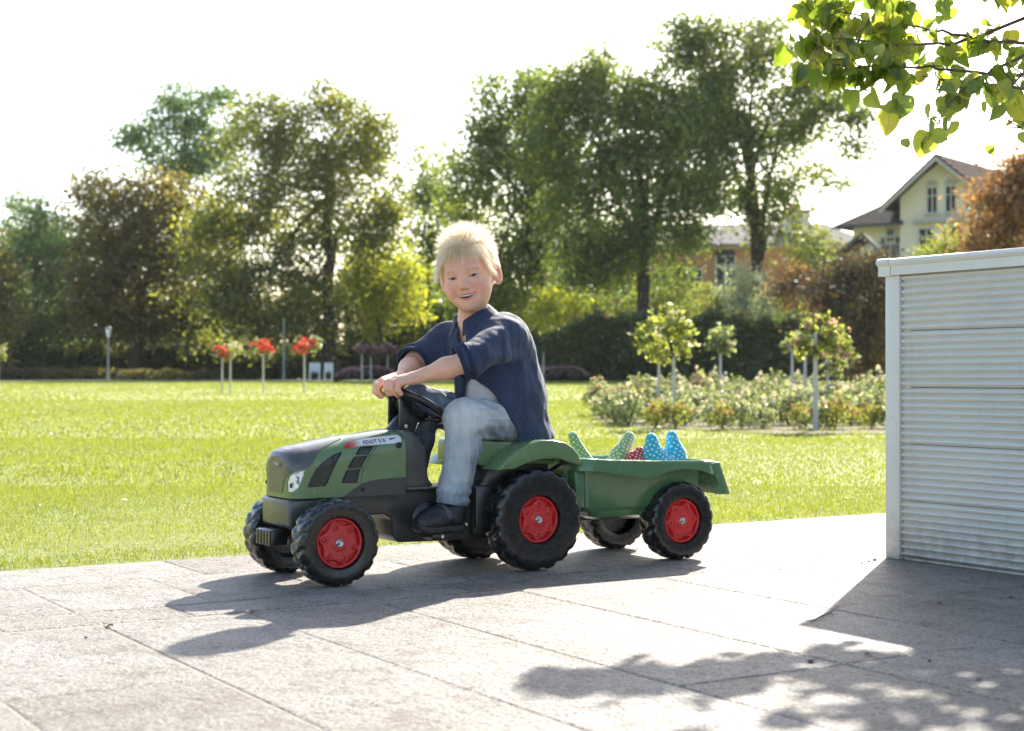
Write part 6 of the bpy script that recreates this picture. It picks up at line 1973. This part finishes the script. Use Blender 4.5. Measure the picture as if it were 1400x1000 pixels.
# ================================================================== LINDEN BRANCH OVERHEAD
def mat_linden():
    t = NT('linden_leaf')
    uv = t.new('SeparateXYZ'); t.l(t.new('UVMap').outputs[0], uv.inputs[0])
    ax = t.math('ABSOLUTE', uv.outputs[0])
    mid = t.ramp(ax, [(.012, 1), (.035, 0)])
    ph = t.math('FRACT', t.math('MULTIPLY', t.math('MULTIPLY_ADD', ax, -.75, uv.outputs[1]), 6.5))
    side = t.ramp(t.math('ABSOLUTE', t.math('SUBTRACT', ph, .5)), [(.03, 1), (.10, 0)])
    vein = t.math('MAXIMUM', mid, t.math('MULTIPLY', side, .6))
    a = t.new('Attribute'); a.attribute_name = 'tint'
    c = t.ramp(a.outputs['Fac'], [(0, (.055, .10, .016)), (.4, (.125, .175, .024)), (.75, (.21, .24, .035)), (1, (.31, .29, .055))])
    n = t.ramp(t.noise(t.tc(), 55, 4), [(.3, (.8, .82, .8)), (.7, (1.15, 1.12, 1.1))])
    c = t.mix(1.0, c, n, 'MULTIPLY')
    spots = t.ramp(t.noise(t.tc(), 130, 3), [(.68, 0), (.74, 1)])
    c = t.mix(t.math('MULTIPLY', spots, .6), c, (.14, .09, .03))
    cv = t.mix(t.math('MULTIPLY', vein, .45), c, (.06, .085, .012))
    d = t.new('BsdfDiffuse'); tr = t.new('BsdfTranslucent'); gl = t.new('BsdfGlossy'); gl.inputs['Roughness'].default_value = .4
    t.l(cv, d.inputs[0]); t.l(t.mix(1.0, cv, (2.5, 2.45, 1.4), 'MULTIPLY'), tr.inputs[0])
    m1 = t.new('MixShader'); m1.inputs[0].default_value = .58; t.l(d.outputs[0], m1.inputs[1]); t.l(tr.outputs[0], m1.inputs[2])
    m2 = t.new('MixShader'); m2.inputs[0].default_value = .05; t.l(m1.outputs[0], m2.inputs[1]); t.l(gl.outputs[0], m2.inputs[2])
    t.l(m2.outputs[0], t.out.inputs[0]); t.n.remove(t.b)
    return t.m
M_LINDEN = mat_linden()
M_TWIG = simple('linden_twig', (.10, .075, .055), .8, .3, 60)
M_SEED = simple('linden_bract', (.34, .24, .13), .8, .3, 60)

def leaf_geo(fold, bend, twist, tint, skew):
    half = [(.03, .02), (.19, -.045), (.36, -.02), (.475, .12), (.515, .30), (.485, .50), (.39, .68), (.255, .84), (.11, .98)]
    V = []; UV = []; F = []
    ys = [.03, .0, .05, .16, .32, .50, .66, .82, .96]
    def put(x, y):
        z = fold * abs(x) - bend * y * y + twist * x * y + .03 * math.sin(9 * y + 5 * x)
        V.append(((x + skew * y * y), -y, z)); UV.append((x, y))
    for (x, y), ym in zip(half, ys):
        # teeth along the edge come from the outer row
        for q in (-1, -.5, 0, .5, 1): put(x * q, ym + (y - ym) * abs(q))
    put(0, 1.12)
    n = len(half)
    for i in range(n - 1):
        for j in range(4): F.append((i * 5 + j, i * 5 + j + 1, i * 5 + 6 + j, i * 5 + 5 + j))
    t0 = (n - 1) * 5
    for j in range(4): F.append((t0 + j, t0 + j + 1, len(V) - 1))
    o = len(V)                       # petiole
    for y, z in ((-.04, 0), (.42, .10)):
        for k in range(3):
            V.append((.014 * math.cos(k * 2.1), y, z + .014 * math.sin(k * 2.1))); UV.append((0, 0))
    for k in range(3): F.append((o + k, o + (k + 1) % 3, o + 3 + (k + 1) % 3, o + 3 + k))
    me = py_mesh('leaf', V, F, True)
    uvl = me.uv_layers.new(name='UVMap')
    for l in me.loops: uvl.data[l.index].uv = UV[l.vertex_index]
    at = me.attributes.new('tint', 'FLOAT', 'FACE'); at.data.foreach_set('value', [tint] * len(me.polygons))
    me.materials.append(M_LINDEN)
    return me
def linden():
    base = Vector((4.6, 7.6, -.05))
    t = props(empty('linden_tree', base), 'linden tree reaching into the top right corner with backlit yellow green leaves', 'tree')
    protos = [leaf_geo(random.uniform(.1, .9), random.uniform(-.25, .6), random.uniform(-.6, .6), random.choice((.25, .4, .5, .6, .7, .85)), random.uniform(-.12, .12)) for _ in range(14)]
    m = MB()
    L = lambda p: Vector(p) - base
    m.tube([L((4.6, 7.6, -.05)), L((4.57, 7.58, .9)), L((4.5, 7.5, 2.0)), L((4.45, 7.5, 3.4)), L((4.5, 7.4, 5.2))], [.20, .15, .13, .11, .05], 12)
    m.tube([L((4.5, 7.5, 2.0)), L((3.9, 6.9, 2.25)), L((3.2, 6.2, 2.20)), L((2.5, 5.7, 1.95))], [.09, .065, .045, .03], 9)
    m.build('trunk', M_BARK, t)
    tw = MB(); spots = []
    def twig(px, D, r0=.008, drop=0.0):
        "px: picture track from the outer (right) end to the tip; leaves are set along the last part"
        P = [at_depth(x, y, d) for (x, y), d in zip(px, D)]
        out = []
        for i in range(len(P) - 1):
            for q in range(5): out.append(P[i].lerp(P[i + 1], q / 5) + Vector((random.uniform(-.006, .006), random.uniform(-.01, .01), random.uniform(-.006, .006))))
        out.append(P[-1])
        n = len(out)
        tw.tube([L(p) for p in out], [r0 * (1 - .8 * i / (n - 1)) for i in range(n)], 6)
        return out
    hub = [(2.5, 5.7, 1.95)]
    mains = [
        ([(1500, -60), (1400, 25), (1300, 62), (1215, 60), (1140, 52), (1092, 48)], (5.7, 5.4, 5.2, 5.1, 5.0, 5.0)),
        ([(1500, -20), (1400, 60), (1320, 50), (1270, 40), (1200, 25), (1130, 12)], (5.6, 5.3, 5.2, 5.2, 5.1, 5.1)),
        ([(1520, 40), (1420, 105), (1340, 100), (1270, 92), (1190, 92), (1120, 88)], (5.5, 5.2, 5.0, 4.9, 4.9, 4.8)),
        ([(1530, 90), (1430, 128), (1360, 116), (1300, 110), (1262, 104)], (5.4, 5.1, 5.0, 4.9, 4.9)),
        ([(1520, -90), (1420, -30), (1330, -12), (1240, -8), (1150, -14), (1095, 5)], (5.8, 5.5, 5.4, 5.3, 5.3, 5.2)),
        ([(1530, 20), (1440, 60), (1380, 85), (1330, 112), (1300, 140), (1282, 160)], (5.3, 5.0, 4.9, 4.8, 4.75, 4.7)),
        ([(1560, 60), (1470, 110), (1410, 150), (1396, 175)], (5.2, 5.0, 4.9, 4.9)),
        ([(1540, 40), (1440, 70), (1390, 110), (1372, 130)], (5.2, 4.9, 4.8, 4.8)),
    ]
    for px, D in mains:
        out = twig(px, D)
        m_ = [p for p in out if (p.x / p.y * 2113 + 700) < 1420]
        spots.append(m_)
        # small side twigs
        for _ in range(7):
            p = random.choice(m_); e = p + Vector((random.uniform(-.10, .05), random.uniform(-.12, .12), random.uniform(-.09, .06)))
            tw.tube([L(p), L(p.lerp(e, .5) + Vector((0, 0, .012))), L(e)], [.0028, .002, .001], 5); spots.append([p.lerp(e, .5), e])
        tw.tube([L(Vector(hub[0])), L(out[0].lerp(Vector(hub[0]), .5) + Vector((0, 0, .08))), L(out[0])], [.02, .012, .008], 7)
    tw.build('branch', M_TWIG, t)
    def leaf(p, s=None, pr=None, rz=None):
        o = bpy.data.objects.new('leaf', pr or random.choice(protos)); COL.objects.link(o); o.parent = t
        s = s or random.uniform(.040, .072)
        rot = Matrix.Rotation(random.uniform(-3.1, 3.1) if rz is None else rz, 4, 'Z') @ Matrix.Rotation(R(random.uniform(25, 125)), 4, 'X') @ Matrix.Rotation(R(random.gauss(0, 38)), 4, 'Y') @ Matrix.Rotation(R(random.gauss(0, 30)), 4, 'Z')
        d = rot @ Vector((0, .42 * s, .1 * s))
        o.matrix_local = Matrix.Translation(L(p) - d) @ rot @ Matrix.Scale(s, 4)
    n = 0
    fl = [p for q in spots for p in q]
    # the leafy mass thins out to the right, where the bare twigs show
    while n < 284:
        p = random.choice(fl); px = p.x / p.y * 2113 + 700; py = 511.7 - (p.z - CAM_H) / p.y * 2113
        keep = (1.0 if px > 1095 else .35) if px < 1245 else .17 if px < 1330 else .2
        if py > 100 and px > 1240: keep *= .3
        if random.random() > keep: continue
        if py < 20 and px > 1180 and random.random() < .2: continue
        leaf(p + Vector((random.uniform(-.02, .02), random.uniform(-.05, .05), random.uniform(-.015, .015))), rz=random.gauss(0, .9) + random.choice((0, math.pi)))
        n += 1
    for (x, y, s) in ((1219, 138, .075), (1272, 165, .080), (1262, 182, .062), (1305, 158, .060), (1318, 120, .068), (1327, 112, .06), (1238, 142, .055), (1205, 136, .05), (1390, 132, .075), (1372, 135, .05), (1290, 118, .07), (1185, 118, .062), (1168, 110, .07), (1240, 115, .08)):
        leaf(at_depth(x, y, 4.8), s, rz=random.gauss(0, .35))
    # hanging seed stalks
    for (x, y) in ((1112, 85), (1160, 92), (1148, 55), (1178, 40), (1215, 88), (1250, 60), (1288, 158), (1300, 160), (1120, 60), (1105, 100)):
        p = at_depth(x, y - 10, 4.9); s = MB()
        for k in range(5):
            e = p + Vector((random.uniform(-.025, .025), random.uniform(-.02, .02), random.uniform(-.06, -.03)))
            s.tube([L(p), L(p.lerp(e, .6) + Vector((.004, 0, 0))), L(e)], [.0008, .0007, .0006], 4)
            s.lathe([(.0001, -.0035), (.003, -.002), (.0036, 0), (.003, .002), (.0001, .0035)], 7, Matrix.Translation(L(e)))
        s.build('seed_cluster', M_SEED, t)
    # the rest of the bough above the picture: joined, it only shades the paving
    VV, FF, TT = [], [], []; k0 = 0
    pm = []
    for me in protos:
        pm.append((np.array([v.co[:] for v in me.vertices]), [tuple(f.vertices) for f in me.polygons]))
    V = []; F = []
    # boughs above the frame
    bough = MB(); ends = []
    for (x, y, z) in ((1.5, 5.35, 2.02), (1.75, 5.2, 1.98), (1.65, 5.85, 2.28), (2.0, 5.5, 2.3), (1.95, 4.9, 1.95), (2.25, 5.0, 2.1), (1.6, 4.95, 1.88), (2.35, 5.6, 2.1), (2.1, 5.9, 2.2)):
        e = Vector((x, y, z)); h = Vector(hub[0])
        bough.tube([L(h), L(h.lerp(e, .5) + Vector((0, 0, .1))), L(e)], [.018, .011, .004], 6)
        ends.append((h, e))
    bough.build('branch', M_TWIG, t)
    tints = []
    # small leaves between the large ones inside the picture
    k = 0
    while k < 170:
        p = random.choice(fl); px = p.x / p.y * 2113 + 700; py = 511.7 - (p.z - CAM_H) / p.y * 2113
        if random.random() > (1.0 if 1095 < px < 1250 else .3): continue
        vv, ff = random.choice(pm); s = random.uniform(.026, .046)
        rot = np.array((Matrix.Rotation(random.uniform(-3.1, 3.1), 3, 'Z') @ Matrix.Rotation(R(random.uniform(20, 130)), 3, 'X') @ Matrix.Rotation(R(random.gauss(0, 40)), 3, 'Y')))
        q = p + Vector((random.uniform(-.05, .05), random.uniform(-.10, .10), random.uniform(-.055, .04)))
        o = len(V); V += list((vv * s) @ rot.T + np.array(L(q))); F += [tuple(a + o for a in f_) for f_ in ff]; tints += [random.uniform(.3, 1)] * len(ff)
        k += 1
    for i in range(430):
        h, e = random.choice(ends); f = random.uniform(.45, 1.05)
        p = h.lerp(e, f) + Vector((random.gauss(0, .12), random.gauss(0, .15), random.gauss(0, .06)))
        if 511.7 - (p.z - CAM_H) / p.y * 2113 > -18: continue
        vv, ff = random.choice(pm); s = random.uniform(.055, .09)
        rot = np.array((Matrix.Rotation(random.uniform(-3.1, 3.1), 3, 'Z') @ Matrix.Rotation(R(random.uniform(40, 110)), 3, 'X')))
        o = len(V); V += list((vv * s) @ rot.T + np.array(L(p))); F += [tuple(q + o for q in f_) for f_ in ff]; tints += [random.random()] * len(ff)
    me = py_mesh('foliage', V, F, True)
    at = me.attributes.new('tint', 'FLOAT', 'FACE'); at.data.foreach_set('value', tints); me.uv_layers.new(name='UVMap')
    props(link('foliage', me, M_LINDEN, t), kind='stuff')
linden()
# ================================================================== SMALL THINGS ON THE PAVING
M_DRY = simple('dry_leaf', (.17, .085, .035), .7, .35, 60, .4, 120, .002)
M_PEBBLE = simple('pebble_stone', (.16, .14, .12), .85, .3, 60, .4, 90, .002)
def ground_px(x, y):
    Y = CAM_H * 2113 / (y - 511.7); return Vector(((x - 700) / 2113 * Y, Y, .001))
def dry_leaf(x, y, s, label):
    V = []; F = []
    for i in range(5):
        t = i / 4; w = math.sin(math.pi * (.08 + .86 * t)) * .42
        for q in (-1, 0, 1): V.append((t - .5, q * w, .22 * q * q * math.sin(3 * t + 1) + .10 * math.sin(5 * t) + .05))
    for i in range(4):
        for j in (0, 1): F.append((i * 3 + j, i * 3 + j + 1, i * 3 + 4 + j, i * 3 + 3 + j))
    n = len(V); V += [(a, b, c + .03) for a, b, c in V]; F += [tuple(k + n for k in f[::-1]) for f in F]
    V = [(a * s, b * s, max(.0005, c * s)) for a, b, c in V]
    o = link('dry_leaf', py_mesh('dry_leaf', V, F, True), M_DRY); o.location = ground_px(x, y); o.rotation_euler = (0, 0, random.uniform(0, 6.28))
    props(o, label, 'leaf', 'dry leaves on the paving')
def pebble(x, y, s, label):
    bm = bmesh.new(); bmesh.ops.create_icosphere(bm, subdivisions=2, radius=1)
    sd_ = random.uniform(0, 50)
    for v in bm.verts: v.co *= 1 + .35 * mnoise.noise(v.co * 1.3 + Vector((sd_, 0, 0)))
    for v in bm.verts: v.co = Vector((v.co.x * s, v.co.y * s * .8, max(-.0004, v.co.z * s * .6 + s * .4)))
    for f in bm.faces: f.smooth = True
    me = bpy.data.meshes.new('pebble'); bm.to_mesh(me); bm.free()
    o = link('pebble', me, M_PEBBLE); o.location = ground_px(x, y); o.rotation_euler = (0, 0, random.uniform(0, 6))
    props(o, label, 'pebble', 'pebbles on the paving')
dry_leaf(342, 839, .020, 'curled brown leaf lying at the edge of the tractor shadow')
dry_leaf(150, 857, .016, 'small brown leaf in the groove at the left side of the paving')
dry_leaf(1187, 897, .014, 'dark leaf scrap in the sunny strip below the screen shadow')
dry_leaf(1283, 826, .013, 'tiny leaf scrap lying deep in the shadow of the screen')
dry_leaf(1338, 931, .012, 'leaf scrap on a sunny fleck at the lower right')
pebble(1108, 906, .0075, 'round grey pebble on the joint between dappled slabs')
pebble(1270, 905, .0040, 'tiny pebble on the sunny patch right of the round one')
pebble(1381, 818, .0050, 'pebble in the shadow close to the foot of the screen')
pebble(1196, 767, .0055, 'dark pebble nearest to the foot of the screen post')
pebble(1188, 769, .0040, 'small dark pebble left of the screen post')
pebble(1178, 771, .0035, 'tiny dark pebble farthest from the screen post')
pebble(853, 748, .0040, 'little pebble between the trailer wheels, left one')
pebble(871, 751, .0035, 'little pebble between the trailer wheels, right one')
pebble(118, 873, .0038, 'dark pebble on the slab at the far left')
# a thin dead twig on the border of the screen shadow
tg = MB()
pts = [ground_px(1108, 852), ground_px(1122, 845), ground_px(1134, 841), ground_px(1146, 832)]
tg.tube([p + Vector((0, 0, .002 + .001 * i)) for i, p in enumerate(pts)], [.0012, .0018, .0016, .0008], 6)
tg.tube([pts[2] + Vector((0, 0, .003)), ground_px(1140, 843) + Vector((0, 0, .003))], [.0012, .0006], 5)
props(tg.build('twig', M_TWIG), 'thin dead twig lying along the tip of the screen shadow', 'twig')
# grit collected at the foot of the screen and in the joints
def grit():
    V = []; F = []
    def bit(x, y, s):
        p = ground_px(x, y); o = len(V); a = random.uniform(0, 6)
        for q in range(4): V.append(p + Vector((math.cos(a + q * 1.57) * s * random.uniform(.6, 1.2), math.sin(a + q * 1.57) * s * random.uniform(.6, 1.2), 0)))
        V.append(p + Vector((0, 0, s * .9)))
        for q in range(4): F.append((o + q, o + (q + 1) % 4, o + 4))
    for _ in range(120):
        t = random.random(); bit(1216 + 190 * t + random.gauss(0, 2), 766 + 22 * t + abs(random.gauss(0, 4)) + 1, random.uniform(.0008, .0022))
    for _ in range(170): bit(random.uniform(0, 1400), random.uniform(785, 1000), random.uniform(.0007, .0016))
    props(link('grit', py_mesh('grit', V, F), M_PEBBLE), 'specks of grit strewn over the slabs and along the foot of the screen', 'grit', kind='stuff')
grit()
# ================================================================== ADDED HAZE
def haze():  # added volume that lifts the dark trees like veiling glare
    m = bpy.data.materials.new('added_haze'); m.use_nodes = True; n = m.node_tree
    for q in list(n.nodes): n.nodes.remove(q)
    o = n.nodes.new('ShaderNodeOutputMaterial'); v = n.nodes.new('ShaderNodeVolumePrincipled')
    v.inputs['Color'].default_value = (.97, .98, 1, 1); v.inputs['Density'].default_value = .00011; v.inputs['Anisotropy'].default_value = .2
    n.links.new(v.outputs[0], o.inputs['Volume'])
    b = MB().box((0, 150, 12.2), (1000, 1000, 29.6)).build('haze', m)
    props(b, 'thin pale haze added to lift the dark trees', 'haze', kind='stuff')
haze()
